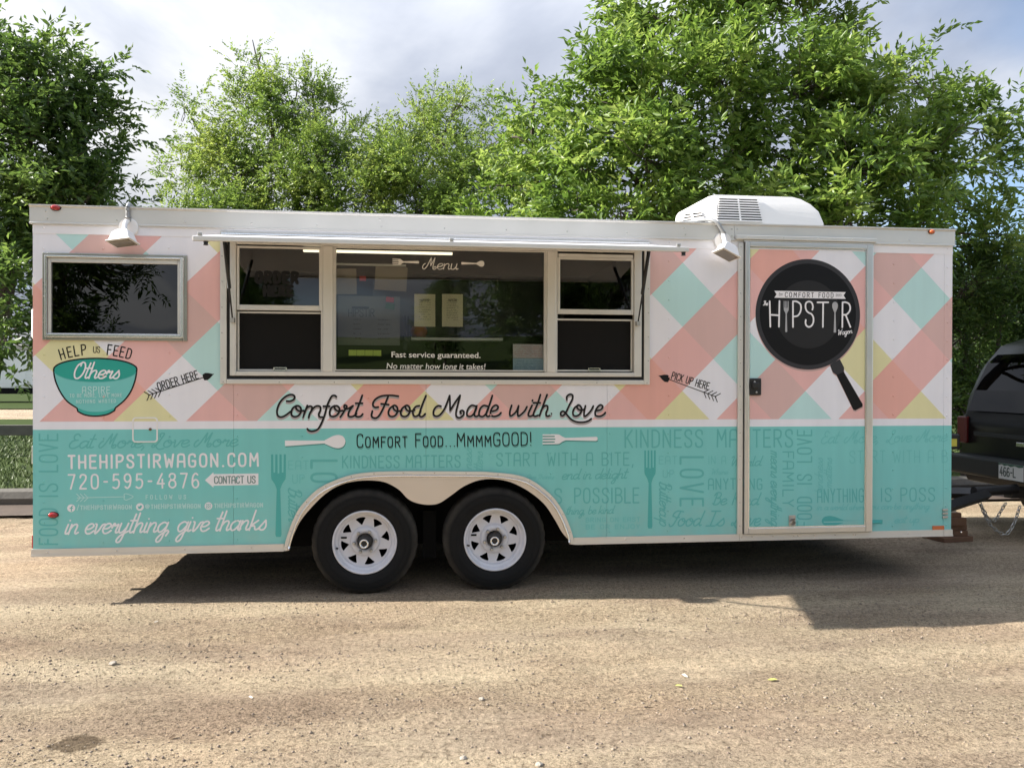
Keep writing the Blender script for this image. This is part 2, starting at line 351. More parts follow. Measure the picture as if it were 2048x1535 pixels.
    bp = n.new('ShaderNodeBump'); bp.inputs['Strength'].default_value = 1.0; bp.inputs['Distance'].default_value = .045; l.new(hh, bp.inputs['Height']); l.new(bp.outputs[0], b.inputs['Normal'])
    return m
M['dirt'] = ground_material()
def vnoise(x, y, seed, octaves=4):
    out = np.zeros_like(x); amp = 1.0; r = np.random.default_rng(seed)
    for o in range(octaves):
        T = r.random((64, 64)); xi = np.floor(x).astype(int); yi = np.floor(y).astype(int); fx = x-xi; fy = y-yi
        fx = fx*fx*(3-2*fx); fy = fy*fy*(3-2*fy); a = T[xi % 64, yi % 64]; b = T[(xi+1) % 64, yi % 64]; c = T[xi % 64, (yi+1) % 64]; d = T[(xi+1) % 64, (yi+1) % 64]
        out += amp*((a*(1-fx)+b*fx)*(1-fy)+(c*(1-fx)+d*fx)*fy-.5); amp *= .55; x = x*2.03+7; y = y*2.03+3
    return out
def zground(x, y):
    x = np.asarray(x, dtype=float); y = np.asarray(y, dtype=float)
    z = .024*vnoise(x*.9, y*2.2, 3, 5)+.013*vnoise(x*5, y*9, 5, 4)*np.clip(.35+1.6*vnoise(x*.7+9, y*1.6, 17, 3)+.35, .25, 1.6)
    # wheel ruts along the lane, tread marks
    for yc, d in ((-.75, .012), (-1.55, .010)):
        z -= d*np.exp(-((y-yc-.06*np.sin(x*.9))/.14)**2)
    near = np.exp(-(np.maximum(0, np.abs(y-1.3)-1.5)/.5)**2)
    flat = np.exp(-((y-.1)/.5)**2)
    z = z*(1-.75*flat)
    fade = np.clip((30-np.hypot(x-3, y))/15, 0, 1)
    return z*fade
def ground():
    xs = np.concatenate([[-1200, -400, -120, -60, -30, -18, -12], np.linspace(-9, 14, 620), [17, 22, 30, 60, 120, 400, 1200]])
    ys = np.concatenate([[-1200, -400, -120, -60, -30, -15, -8], np.linspace(-5.5, 3.2, 420), np.linspace(3.4, 20, 70), [25, 35, 60, 120, 400, 1200]])
    X, Y = np.meshgrid(xs, ys); Z = zground(X, Y); V = np.stack([X.ravel(), Y.ravel(), Z.ravel()], 1)
    nx = len(xs); i = np.arange(len(ys)-1)[:, None]*nx+np.arange(nx-1)[None]; i = i.ravel()
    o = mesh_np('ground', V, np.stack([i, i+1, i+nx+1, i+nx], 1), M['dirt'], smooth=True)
    tag(o, 'tan packed dirt lot with loose gravel under the trailer', kind='structure')
ground()
def zg(x, y): return float(zground(np.array([x]), np.array([y]))[0])
def pebbles():
    n = 75000
    x = rng.uniform(-3, 9, n); y = -5.0+5.0*rng.random(n)**.9; y[:1500] = rng.uniform(0, 3, 1500)
    dens = vnoise(x*.8+3, y*2.4, 9, 4)+.25*(y < -1.9); keep = dens+rng.normal(0, .25, n) > .02; x = x[keep]; y = y[keep]; n = len(x)
    s = rng.lognormal(math.log(.0030), .55, n).clip(.0014, .0085); base = np.array([(1,0,0),(-1,0,0),(0,1,0),(0,-1,0),(0,0,1),(0,0,-1)], float)
    V = base[None]*(1+rng.uniform(-.35, .35, (n, 6, 1)))*s[:, None, None]*np.array([1.2, 1, .7]); a = rng.uniform(0, 6.28, n); ca, sa = np.cos(a)[:, None], np.sin(a)[:, None]
    Vx = V[:, :, 0]*ca-V[:, :, 1]*sa+x[:, None]; Vy = V[:, :, 0]*sa+V[:, :, 1]*ca+y[:, None]; Vz = V[:, :, 2]+zground(x, y)[:, None]+s[:, None]*.25
    Fb = np.array([(0,2,4),(2,1,4),(1,3,4),(3,0,4),(2,0,5),(1,2,5),(3,1,5),(0,3,5)]); Fc = (np.arange(n)[:, None, None]*6+Fb[None]).reshape(-1, 3)
    m = mat('gravel_grain', (.36, .29, .22), .9, var=.0)
    t = m.node_tree; g = t.nodes.new('ShaderNodeNewGeometry'); r = t.nodes.new('ShaderNodeValToRGB'); e = r.color_ramp.elements
    e[0].color = (.17, .13, .10, 1); e[1].color = (.31, .255, .195, 1); t.links.new(g.outputs['Random Per Island'], r.inputs[0]); t.links.new(r.outputs[0], t.nodes['Principled BSDF'].inputs['Base Color'])
    o = mesh_np('gravel', np.stack([Vx, Vy, Vz], 2).reshape(-1, 3), Fc, m)
    tag(o, 'loose tan gravel and grit scattered over the dirt lot', 'gravel', kind='stuff')
pebbles()

# grass strip behind, beyond the landscape log
M['grass_soil'] = mat('grass_ground', (.045, .065, .02), .95, var=.4, vscale=1.5, bump=.5, bscale=30, spec=.05)
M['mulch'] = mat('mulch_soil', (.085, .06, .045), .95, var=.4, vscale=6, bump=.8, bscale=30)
def sheet(name, x0, x1, y0, y1, z, m, label):
    o = MB().add([(x0, y0, z), (x1, y0, z), (x1, y1, z), (x0, y1, z)], [(0, 1, 2, 3)]).build(name, m); tag(o, label, kind='structure'); return o
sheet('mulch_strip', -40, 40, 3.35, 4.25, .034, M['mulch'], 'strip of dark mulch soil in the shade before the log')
sheet('grass_lawn', -60, 60, 4.25, 24, .038, M['grass_soil'], 'lawn between the log and the back lane')
sheet('far_lawn', -200, 200, 34, 300, .038, M['grass_soil'], 'far grass beyond the back lane')
sheet('front_lawn', -200, 200, -300, -13, .038, M['grass_soil'], 'lawn across the lot facing the trailer')
bk = MB(); bxs = [-200, -60, -20, -6, 8, 22, 60, 200]; vs_ = []
for (y_, z_) in ((-13, .03), (-17, .45), (-24, 1.8), (-32, 3.0), (-45, 3.8), (-120, 4.5)): vs_ += [(x_, y_+.6*math.sin(x_*.11), z_+.25*math.sin(x_*.07)*(z_ > 1)) for x_ in bxs]
bk.add(vs_, [(j*8+k+1, j*8+k, (j+1)*8+k, (j+1)*8+k+1) for j in range(5) for k in range(7)])
tag(bk.build('grass_bank', M['grass_soil'], smooth=True, fixn=False), 'grassy bank rising across the lot from the trailer', kind='structure')
def grass():
    n = 26000; x = rng.uniform(-7.5, .8, n); y = 4.3+13*rng.random(n)**1.3; x[18000:] = rng.uniform(5.5, 13, n-18000)
    h = rng.uniform(.03, .085, n); a = rng.uniform(0, 6.28, n); w = .006+.0006*y; lx, ly = rng.normal(0, .03, n), rng.normal(0, .03, n); z = np.full(n, .036)
    V = np.stack([np.stack([x-np.cos(a)*w, y-np.sin(a)*w, z], 1), np.stack([x+np.cos(a)*w, y+np.sin(a)*w, z], 1), np.stack([x+lx, y+ly, z+h], 1)], 1).reshape(-1, 3)
    m = mat('grass_blade', (.13, .19, .035), .6); t = m.node_tree; g = t.nodes.new('ShaderNodeNewGeometry'); r = t.nodes.new('ShaderNodeValToRGB'); e = r.color_ramp.elements
    e[0].color = (.05, .08, .018, 1); e[1].color = (.095, .125, .033, 1); t.links.new(g.outputs['Random Per Island'], r.inputs[0]); t.links.new(r.outputs[0], t.nodes['Principled BSDF'].inputs['Base Color'])
    tag(mesh_np('grass', V, np.arange(n*3).reshape(-1, 3), m), 'short green grass growing behind the trailer', 'grass', kind='stuff')
grass()

# ------------------------------------------------------------------ the food trailer
ZB, ZT = .30, 2.455; TL, TWD = 6.094, 2.55
T = empty('food_trailer', (0, 0, 0), 'long white, coral and teal food trailer with open serving hatch and black lettering', 'food trailer')
def U(px, py, Y=0): p = F(px, py, Y); return (p[0], p[2])
DOOR = (U(1486, 800)[0], U(1740, 800)[0], U(1600, 1064)[1], U(1600, 488)[1])
DY = -.022
def fy(x, z): return DY if DOOR[0] < x < DOOR[1] and DOOR[2] < z < DOOR[3] else 0.0
WIN = (U(441, 620)[0], U(1299, 620)[0], U(800, 768)[1], U(870, 472)[1])     # service window flange
LW = (U(86, 590)[0], U(375, 590)[0], U(230, 681)[1], U(230, 508)[1])
def catmull(pts, n=6, closed=False):
    P = [np.array(p, float) for p in pts]; m = len(P); out = []
    if m < 3 and not closed: return [tuple(p) for p in P]
    for i in range(m if closed else m-1):
        p0 = P[(i-1) % m] if closed or i > 0 else 2*P[0]-P[1]; p1 = P[i]; p2 = P[(i+1) % m]; p3 = P[(i+2) % m] if closed or i+2 < m else 2*P[-1]-P[-2]
        for k in range(n):
            t = k/n; out.append(tuple(.5*((2*p1)+(-p0+p2)*t+(2*p0-5*p1+4*p2-p3)*t*t+(-p0+3*p1-3*p2+p3)*t**3)))
    if not closed: out.append(tuple(P[-1]))
    return out
# wheel opening outline (fender, outer edge), survey points from the photograph's zoom
def Z5(pts): return [(500+x/2.695, 740+y/2.695) for x, y in pts]
F_OUT = catmull([U(*p) for p in Z5([(183,957),(205,880),(240,790),(285,718),(380,630),(520,570),(640,549),(795,543),(960,543),(1130,544),(1300,548),(1480,575),(1610,660),(1680,750),(1725,850),(1745,920)])], 5)
F_IN = catmull([U(*p) for p in Z5([(212,957),(235,890),(270,815),(325,745),(410,662),(500,612),(610,592),(720,600),(800,640),(850,690),(900,714),(965,723),(1020,714),(1080,675),(1150,625),(1230,592),(1310,585),(1400,600),(1500,650),(1585,720),(1640,800),(1680,870),(1722,920)])], 5)
zb_l = ZB
F_OUT[0] = (F_OUT[0][0], ZB); F_OUT[-1] = (F_OUT[-1][0], ZB); F_IN[0] = (F_IN[0][0], ZB); F_IN[-1] = (F_IN[-1][0], ZB)
HDR = 2.283
def arch_top(x):
    for a, b in zip(F_OUT[:-1], F_OUT[1:]):
        if a[0] <= x <= b[0] and b[0] > a[0]: return a[1]+(b[1]-a[1])*(x-a[0])/(b[0]-a[0])
    return ZB
# lower side sheets, split at the seams; each sheet is its own panel, windows and arch cut out
seams = [0.0, U(467, 900)[0], U(852, 900)[0], U(1214, 900)[0], U(1478, 900)[0], U(1733, 900)[0], U(1887, 900)[0], TL]
def clip_hole(x0, x1, r):
    a, b = max(x0, r[0]), min(x1, r[1]); return (a, b, r[2], r[3]) if b-a > .001 else None
OPEN_S = (WIN[0]+.03, WIN[1]-.03, WIN[2]+.03, WIN[3]-.03); OPEN_L = (LW[0]+.03, LW[1]-.03, LW[2]+.03, LW[3]-.03)
for i in range(len(seams)-1):
    x0, x1 = seams[i]+.0008, seams[i+1]-.0008
    if i == 4: continue
    pieces = []
    xs = sorted({x0, x1, *[v for r in (OPEN_S, OPEN_L) for v in r[:2] if x0 < v < x1]})
    mb = MB()
    for a, b in zip(xs[:-1], xs[1:]):
        cuts = [r for r in (OPEN_S, OPEN_L) if r[0]-1e-6 <= a and b <= r[1]+1e-6]
        zlo = [(a, arch_top(a)), *[p for p in F_OUT if a < p[0] < b], (b, arch_top(b))]
        topz = HDR
        if cuts:
            r = cuts[0]
            MB().prism_xz([[*zlo, (b, r[2]), (a, r[2])]], 0, .02).build('side_panel', M['wrap'], T)
            MB().prism_xz([[(a, r[3]), (b, r[3]), (b, topz), (a, topz)]], 0, .02).build('side_panel', M['wrap'], T)
        else: MB().prism_xz([[*zlo, (b, topz), (a, topz)]], 0, .02).build('side_panel', M['wrap'], T)
box('side_panel', M['wrap'], T, seams[4]+.001, DOOR[0]-.05 if DOOR[0]-.05 > seams[4] else seams[4]+.004, 0, .02, ZB, HDR)
# header sheet over the laps, above the plaid
hx = [0, U(467, 440)[0], U(852, 440)[0], U(1214, 440)[0], U(1478, 440)[0], U(1733, 440)[0], TL]
for a, b in zip(hx[:-1], hx[1:]): box('header_panel', M['white'], T, a+.0008, b-.0008, -.003, .02, HDR-.004, ZT-.10)
# top rail in two lengths with a joint
jx = U(1468, 455)[0]; zr = U(1000, 455)[1]
zr0 = ZT-.118
for a, b in ((-.015, jx-.001), (jx+.001, TL+.012)):
    mb = MB(); prof = [(.02, zr0), (-.014, zr0), (-.014, zr0+.008), (-.009, zr0+.012), (-.009, ZT-.016), (-.02, ZT-.008), (-.02, ZT), (.03, ZT), (.03, ZT-.02)]
    vs = [(a, y, z) for y, z in prof]+[(b, y, z) for y, z in prof]; n = len(prof)
    mb.add(vs, [(i, (i+1) % n, (i+1) % n+n, i+n) for i in range(n)]+[tuple(range(n)), tuple(range(2*n-1, n-1, -1))])
    mb.build('top_rail', M['alu_trim'], T, fixn=True)
# bottom rail pieces
bx = [(-.006, F_OUT[0][0]+.0, 'l'), (F_OUT[-1][0], seams[4]-.001, 'm'), (seams[4]+.001, seams[6]-.001, 'r'), (seams[6]+.001, TL+.006, 'rr')]
for a, b, _ in bx: MB().box(a, b, -.009, .03, ZB-.004, ZB+.042).box(a, b, -.014, -.009, ZB-.004, ZB+.006).build('bottom_rail', M['alu_trim'], T)
# other walls, roof, floor
roofm = mat('roof_sheet', (.62, .62, .62), .5, .4)
box('roof', roofm, T, 0, TL, .031, TWD, ZT-.03, ZT-.008)
box('roof', roofm, T, 0, TL, .6, TWD-.6, ZT-.008, ZT+.006) if False else None
box('rear_wall', M['white'], T, -.001, .03, .021, TWD-.02, ZB+.05, ZT-.031)
box('front_wall', M['white'], T, TL-.03, TL+.001, .021, TWD-.02, ZB+.05, ZT-.031)
box('far_side_wall', M['white'], T, 0, TL, TWD-.02, TWD, ZB, ZT-.031)
box('floor', M['under'], T, .031, TL-.031, .35, TWD-.35, ZB+.02, ZB+.07)
for y0, y1 in ((.021, .35), (TWD-.35, TWD-.02)):
    for a, b in ((.031, 1.5), (3.45, TL-.031)): box('floor', M['under'], T, a, b, y0, y1, ZB+.02, ZB+.07)
for y in (.3, TWD-.36): box('chassis_rail', M['under'], T, .05, TL-.03, y+.05, y+.11, ZB-.045, ZB+.019)
for k in range(12): box('cross_member', M['under'], T, .2+k*.5, .24+k*.5, .36, TWD-.36, ZB-.05, ZB+.019)
# wheel wells
for s in (0, 1):
    def yy(v): return v if s == 0 else TWD-v
    def bb(a, b): return (min(yy(a), yy(b)), max(yy(a), yy(b)))
    for (xa, xb, ya, yb, za, zb) in ((1.42, 3.52, .352, .37, ZB, .93), (1.42, 1.44, .021, .35, ZB, .93), (3.5, 3.52, .021, .35, ZB, .93), (1.44, 3.5, .021, .35, .91, .93)):
        y0, y1 = bb(ya, yb); box('wheel_well', M['under'], T, xa, xb, y0, y1, za, zb)
# interior
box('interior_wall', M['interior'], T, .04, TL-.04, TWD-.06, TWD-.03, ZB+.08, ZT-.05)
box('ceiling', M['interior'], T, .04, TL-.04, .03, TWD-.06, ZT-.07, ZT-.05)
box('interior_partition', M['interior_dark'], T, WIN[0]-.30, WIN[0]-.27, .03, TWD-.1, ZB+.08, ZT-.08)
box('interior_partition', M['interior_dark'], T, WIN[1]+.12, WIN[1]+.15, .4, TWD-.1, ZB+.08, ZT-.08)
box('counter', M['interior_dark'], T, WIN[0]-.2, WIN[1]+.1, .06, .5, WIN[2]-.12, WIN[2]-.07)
box('range_hood', mat('hood', (.12, .12, .12), .35, .6), T, 2.0, 3.6, 1.5, 2.4, 1.75, 2.2)
# fender
mb = MB(); n1_, n2_ = F_OUT, F_IN
mb.prism_xz([[*F_OUT, *reversed(F_IN)]], -.012, .0)
mb.build('fender', M['alu_fender'], T)
ridge = []
for a, b in zip(F_OUT[:-1], F_OUT[1:]):
    d = np.array(b)-np.array(a); nn = np.array([d[1], -d[0]])/np.hypot(*d); m_ = (np.array(a)+np.array(b))/2+nn*.030; ridge.append(m_)
ridge[0][1] = max(ridge[0][1], ZB); 
MB().tube([(p[0], -.013, p[1]) for p in ridge], .0075, 8).build('fender_bead', M['alu_bright'], T, smooth=True)
band = [tuple(np.array(F_OUT[i])) for i in range(len(F_OUT))]; inn = []
for i in range(len(F_OUT)):
    a = np.array(F_OUT[max(0, i-1)]); b = np.array(F_OUT[min(len(F_OUT)-1, i+1)]); d = b-a; nn = np.array([d[1], -d[0]])/np.hypot(*d); inn.append(tuple(np.array(F_OUT[i])+nn*.022))
inn[0] = (inn[0][0], ZB); inn[-1] = (inn[-1][0], ZB)
MB().prism_xz([[*band, *reversed(inn)]], -.017, -.0125).build('fender_flange', M['alu_trim'], T)

# ------------------------------------------------------------------ wheels
def wheel(cx, cy, side=1, rot=0.0):
    w = bpy.data.objects.new('wheel', None); link(w, T); w.location = (cx, cy, .333); w.empty_display_size = .2
    s = side
    R0 = .345
    tyre = [(.205, .0), (.212, -.012), (.235, -.022), (.275, -.028), (.305, -.022), (.322, -.010), (.334, .004), (.341, .022), (.343, .05), (.343, .15), (.336, .185), (.31, .21), (.25, .215), (.205, .19)]
    mb = MB(); n = 96; c = (0, 0, 0); mb.lathe_y([(r, y*s) for r, y in tyre], c, n)
    # tread blocks: notch the shoulder rings
    for ri in (5, 6, 7, 8):
        for k in range(0, n, 3):
            i = ri*n+k; v = mb.v[i]; f = .987 if ri > 5 else .992; mb.v[i] = (v[0]*f, v[1], v[2]*f)
    for i, v in enumerate(mb.v):      # load flattens the contact patch
        if v[2] < -.332: mb.v[i] = (v[0], v[1], -.332)
    ty = mb.build('tyre', M['rubber'], w, smooth=True)
    if s < 0:
        bm = bmesh.new(); bm.from_mesh(ty.data); bmesh.ops.reverse_faces(bm, faces=bm.faces); bm.to_mesh(ty.data); bm.free()
    for k_, rr_ in enumerate((.300, .262)):
        MB().lathe_y([(rr_-.002, -.0285*s+.004*s*(k_ == 0)), (rr_, -.031*s+.004*s*(k_ == 0)), (rr_+.002, -.0285*s+.004*s*(k_ == 0))], c, 96).build('sidewall_ring', M['rubber'], w, smooth=True)
    # rim: lip, barrel, then a disc with eight windows
    prof = [(.207, .004), (.208, -.010), (.203, -.017), (.196, -.014), (.191, .006), (.187, .024), (.180, .030), (.174, .030), (.171, .044), (.165, .058)]
    MB().lathe_y([(r, y*s) for r, y in prof], c, 96).build('rim', M['rim'], w, smooth=True)
    MB().lathe_y([(.165, .058*s), (.160, .20*s), (0.02, .2*s)], c, 48).build('rim_barrel', M['under'], w, smooth=True)
    outer = [(.168*math.cos(a), .168*math.sin(a)) for a in np.linspace(0, 2*math.pi, 65)[:-1]]
    holes = []
    for k in range(8):
        a = rot+k*math.pi/4+.2
        def pt(r, da): return (r*math.cos(a+da), r*math.sin(a+da))
        h = catmull([pt(.152, -.22), pt(.157, -.10), pt(.157, .10), pt(.152, .22), pt(.138, .17), pt(.110, .04), pt(.106, 0), pt(.110, -.04), pt(.138, -.17)], 2, True); holes.append(h)
    bore = [(.048*math.cos(a), .048*math.sin(a)) for a in np.linspace(0, 2*math.pi, 33)[:-1]]
    y0, y1 = (.050*s, .060*s) if s > 0 else (.060*s, .050*s)
    MB().prism_xz([outer, *holes, bore], min(y0, y1), max(y0, y1)).build('rim_disc', M['rim'], w)
    MB().lathe_y([(.097, .050*s), (.090, .026*s), (.084, .020*s), (.056, .022*s), (.050, .045*s)], c, 48).build('rim_centre', M['rim'], w, smooth=True)
    mb = MB().lathe_y([(.05, .05*s), (.048, .010*s), (.043, -.010*s), (.034, -.016*s), (.001, -.016*s)], c, 32); mb.build('hub', M['hub'], w, smooth=True)
    MB().lathe_y([(.030, -.016*s), (.030, -.028*s), (.025, -.031*s), (.020, -.028*s), (.018, -.022*s), (.001, -.022*s)], (-.004, 0, -.006), 24).build('hub_cap', M['alu_bright'], w, smooth=True)
    MB().lathe_y([(.0185, -.0235*s), (.001, -.026*s)], (-.004, 0, -.006), 20).build('hub_plug', M['black'], w, smooth=True)
    for k in range(6):
        a = rot+k*math.pi/3+.1; MB().lathe_y([(.012, .03*s), (.0115, .006*s), (.008, -.002*s), (.0005, -.003*s)], (.070*math.cos(a), 0, .070*math.sin(a)), 6).build('lug_nut', M['steel'], w)
    MB().tube([(-.182, .028*s, -.04), (-.172, -.004*s, -.036)], .006, 8).build('valve', M['black'], w)
    MB().box(-.155, -.118, .046, .0495, .018, .03).build('balance_weight', M['under'], w) if s > 0 else None
    return w
wx1, wx2 = F(729, 1085)[0], F(991, 1083)[0]
wheel(wx1, .035, 1, .0); wheel(wx2, .035, 1, .12)
wheel(wx1, TWD-.035, -1, .0); wheel(wx2, TWD-.035, -1, .3)
for x in (wx1, wx2): MB().tube([(x, .2, .33), (x, TWD-.2, .33)], .04, 10).build('axle', M['under'], T)
MB().box(wx1+.38, wx2-.38, .24, .3, .18, .5).build('spring_hanger', M['under'], T)

# ------------------------------------------------------------------ windows
def rect_frame(name, m, parent, r, w, y0, y1, bevel=.002, joint=.0006):
    x0, x1, z0, z1 = r; wl, wr, wb, wt = w
    outs = []
    for (a, b, c, d) in [(x0, x0+wl, z0, z1), (x1-wr, x1, z0, z1), (x0+wl+joint, x1-wr-joint, z1-wt, z1), (x0+wl+joint, x1-wr-joint, z0, z0+wb)]:
        outs.append(box(name, m, parent, a, b, y0, y1, c, d, bevel=bevel))
    return outs
# left tinted window
w1 = bpy.data.objects.new('window', None); link(w1, T); tag(w1, 'wide dark tinted window')
rect_frame('frame_flange', M['alu_dull'], w1, LW, (.026,)*4, -.012, .0, .003)
inner = (LW[0]+.018, LW[1]-.018, LW[2]+.018, LW[3]-.018); rect_frame('frame', M['alu_bright'], w1, inner, (.012, .02, .022, .012), -.026, -.0125, .003)
i2 = (LW[0]+.030, LW[1]-.036, LW[2]+.028, LW[3]-.03); rect_frame('sash', M['alu_trim'], w1, i2, (.02, .022, .016, .028), -.010, .02, .002)
gr = (i2[0]+.016, i2[1]-.018, i2[2]+.014, i2[3]-.024)
box('pane', M['glass_dark'], w1, gr[0], gr[1], .004, .008, gr[2], gr[3]); box('backing', M['interior_dark'], w1, gr[0]-.01, gr[1]+.01, .03, .04, gr[2]-.01, gr[3]+.01)
# the serving window bank
SW = bpy.data.objects.new('service_window', None); link(SW, T)
rect_frame('frame_flange', M['alu_trim'], SW, WIN, (.040, .040, .030, .034), -.014, .0, .003)
s1 = (WIN[0]+.0405, WIN[1]-.0405, WIN[2]+.0305, WIN[3]-.0345); rect_frame('seal', M['seal'], SW, s1, (.022, .022, .014, .01), -.003, .02, 0)
fr = (U(460, 620)[0], U(1283, 620)[0], U(800, 752)[1], U(870, 487)[1])
# pane rectangles: left upper, left lower, centre, right upper, right lower
def RC(a, b, t, d):
    xm = (a+b)/2; return (U(a, 620)[0], U(b, 620)[0], U(xm, d)[1], U(xm, t)[1])
lu, ll = RC(474.5, 642, 494, 611), RC(474.5, 643.5, 625.5, 740); ce = RC(670, 1090, 497, 742); ru, rl = RC(1116.5, 1266, 517, 619.5), RC(1113.5, 1266, 640, 741)
xl_, x1_, x2_, xr_ = fr[0], U(642, 620)[0], U(1090, 620)[0], fr[1]
ml, mr_ = (U(642, 620)[0], U(670, 620)[0]), (U(1090, 620)[0], U(1115, 620)[0])
AL = M['alu_trim']
box('frame', AL, SW, fr[0], lu[0]-.006, -.008, .04, fr[2], fr[3], .003)
box('frame', AL, SW, ru[1]+.006, fr[1], -.008, .04, fr[2], fr[3], .003)
box('frame_head', AL, SW, lu[0]-.0055, ru[1]+.0055, -.006, .04, ce[3], fr[3], .003)
box('frame_sill', AL, SW, lu[0]-.0055, ru[1]+.0055, -.010, .05, fr[2], ll[2]-.008, .003)
for a, b in (ml, mr_):
    box('mullion', AL, SW, a+.012, b-.012, -.012, .04, ll[2]-.0075, ce[3]-.001, .004)
    box('mullion', AL, SW, a+.0005, a+.0115, -.004, .04, ll[2]-.0075, ce[3]-.001, .002)
    box('mullion', AL, SW, b-.0115, b-.0005, -.004, .04, ll[2]-.0075, ce[3]-.001, .002)
def unit(u, l):
    # upper sash
    su = (u[0]-.004, u[1]+.004, u[2]-.030, u[3]+.004); h = bpy.data.objects.new('upper_sash', None); link(h, SW)
    rect_frame('sash_rail', AL, h, su, (.016, .016, .033, .014), -.002, .02, .002)
    box('pane', M['glass'], h, u[0], u[1], .010, .014, u[2], u[3])
    h2 = bpy.data.objects.new('lower_sash', None); link(h2, SW)
    sl = (l[0]-.004, l[1]+.004, l[2]-.006, l[3]+.010); rect_frame('sash_rail', AL, h2, sl, (.012, .012, .012, .012), .024, .04, .002)
    box('insect_screen', M['screen'], h2, l[0], l[1], .031, .033, l[2], l[3])
    xm = (l[0]+l[1])/2; mb = MB(); mb.box(xm-.042, xm+.042, .016, .023, l[2]-.004, l[2]+.004).box(xm-.042, xm-.034, .016, .023, l[2]+.004, l[2]+.018).box(xm+.034, xm+.042, .016, .023, l[2]+.004, l[2]+.018).box(xm-.034, xm+.034, .016, .023, l[2]+.014, l[2]+.019)
    mb.build('latch', M['alu_bright'], h2)
unit(lu, ll); unit(ru, rl)
box('sash_rail', AL, SW, ru[0], ru[1], -.001, .02, ru[3]+.006, ru[3]+.030, .002)
h = bpy.data.objects.new('centre_sash', None); link(h, SW); rect_frame('sash_rail', AL, h, (ce[0]+.0005, ce[1]-.0005, ce[2]+.0005, ce[3]-.002), (.006, .006, .008, .008), .0, .02, .001)
box('pane', M['glass'], h, ce[0]+.004, ce[1]-.004, .010, .014, ce[2]+.004, ce[3]-.004)

# awning hatch
AW = bpy.data.objects.new('serving_hatch', None); link(AW, T); tag(AW, 'raised serving hatch seen edge on')
AY = -.77; a0, a1 = F(440, 480, AY), F(1302, 494, AY); zo = (F(440, 481, AY)[2]+F(1302, 496, AY)[2])/2; zh = F(870, 484, -.02)[2]
axl, axr = WIN[0]+.01, WIN[1]-.01
zo_l, zo_r = F(390, 480, AY)[2], F(1375, 498, AY)[2]
mb = MB()
def aw(x, y, dz=0): t = y/AY; return (x, y, zh+(zo-zh)*t+dz)
mb.add([aw(axl, -.03), aw(axr, -.03), aw(axr, AY), aw(axl, AY), aw(axl, -.03, .018), aw(axr, -.03, .018), aw(axr, AY, .018), aw(axl, AY, .018)], [(0,1,2,3),(7,6,5,4),(0,4,5,1),(1,5,6,2),(2,6,7,3),(3,7,4,0)])
mb.build('hatch_panel', M['white'], AW, fixn=True)
MB().tube([(axl, -.024, zh+.022), (axr, -.024, zh+.022)], .008, 8).build('hinge', M['alu_bright'], AW, smooth=True)
MB().box(F(387, 480, AY)[0], F(1376, 498, AY)[0], AY-.022, AY-.001, zo-.013, zo+.013).build('hatch_rail', AL, AW, bevel=.003)
for px, up in ((401, 1), (903, 1), (1356, 1)):
    x = F(px, 480, AY)[0]; MB().box(x-.012, x+.012, AY-.018, AY-.004, zo+.016, zo+.034).build('latch_bolt', M['steel'], AW, bevel=.003)
    if px != 903: MB().tube([(x+.03, AY-.01, zo-.016), (x+.03, AY-.01, zo-.034)], .012, 8).build('latch_knob', M['black'], AW, bevel=.003)
for (pa, pb, pc) in (((449, 489), (459, 577), (465, 639)), ((1298, 506), (1285, 588), (1276, 646))):
    top = Vector(F(*pa, -.42)); bot = Vector(F(*pc, -.03)); top.z = aw(0, -.42)[2]-.01; mid = top+(bot-top)*.58
    top.x = min(max(top.x, axl+.02), axr-.02)
    st = MB().tube([top, mid], .0115, 10).build('gas_strut', M['black'], AW, smooth=True); MB().tube([mid, bot], .005, 8).build('strut_rod', M['black'], st, smooth=True)
    MB().box(bot.x-.012, bot.x+.012, -.045, -.009, bot.z-.018, bot.z+.012).build('strut_mount', M['steel'], st)

# ------------------------------------------------------------------ door
D = bpy.data.objects.new('door', None); link(D, T); tag(D, 'side entry door carrying the frying pan print')
dx0, dx1, dz0, dz1 = DOOR
jl = U(1474, 800)[0]
box('door_jamb', AL, D, jl, dx0-.006, -.016, .02, ZB+.043, U(1480, 486)[1], .002)
box('door_jamb', AL, D, dx1+.004, dx1+.014, -.014, .02, ZB+.043, U(1740, 488)[1], .002)
box('door_gap', M['seal'], D, dx0-.006, dx0, -.008, .02, ZB+.043, dz1)
box('door_gap', M['seal'], D, dx1, dx1+.004, -.008, .02, ZB+.043, dz1)
box('door_sill', AL, D, dx0+.0, dx1, -.020, .02, ZB+.043, dz0-.004, .002)
rect_frame('door_frame', M['alu'], D, (dx0, dx1, dz0, dz1), (.030, .046, .042, .030), DY-.012, 0, .004)
rect_frame('door_bead', M['alu_bright'], D, (dx0+.031, dx1-.047, dz0+.043, dz1-.031), (.005, .005, .005, .005), DY-.006, DY-.0005, 0)
box('door_panel', M['wrap'], D, dx0+.030, dx1-.046, DY, 0, dz0+.042, dz1-.030)
box('drip_rail', AL, D, U(1469, 480)[0], U(1749, 480)[0], -.034, -.004, dz1+.018, dz1+.046, .003)
box('door_head', AL, D, dx0-.005, dx1+.003, -.022, -.004, dz1+.002, dz1+.0175, .002)
lx, lz = U(1507, 773); LT = MB().box(lx-.042, lx+.042, DY-.014, DY-.001, lz-.058, lz+.058).build('door_latch', M['black'], D, bevel=.01)
box('paddle', M['black'], LT, lx-.028, lx+.022, DY-.028, DY-.014, lz-.012, lz+.03, .006)
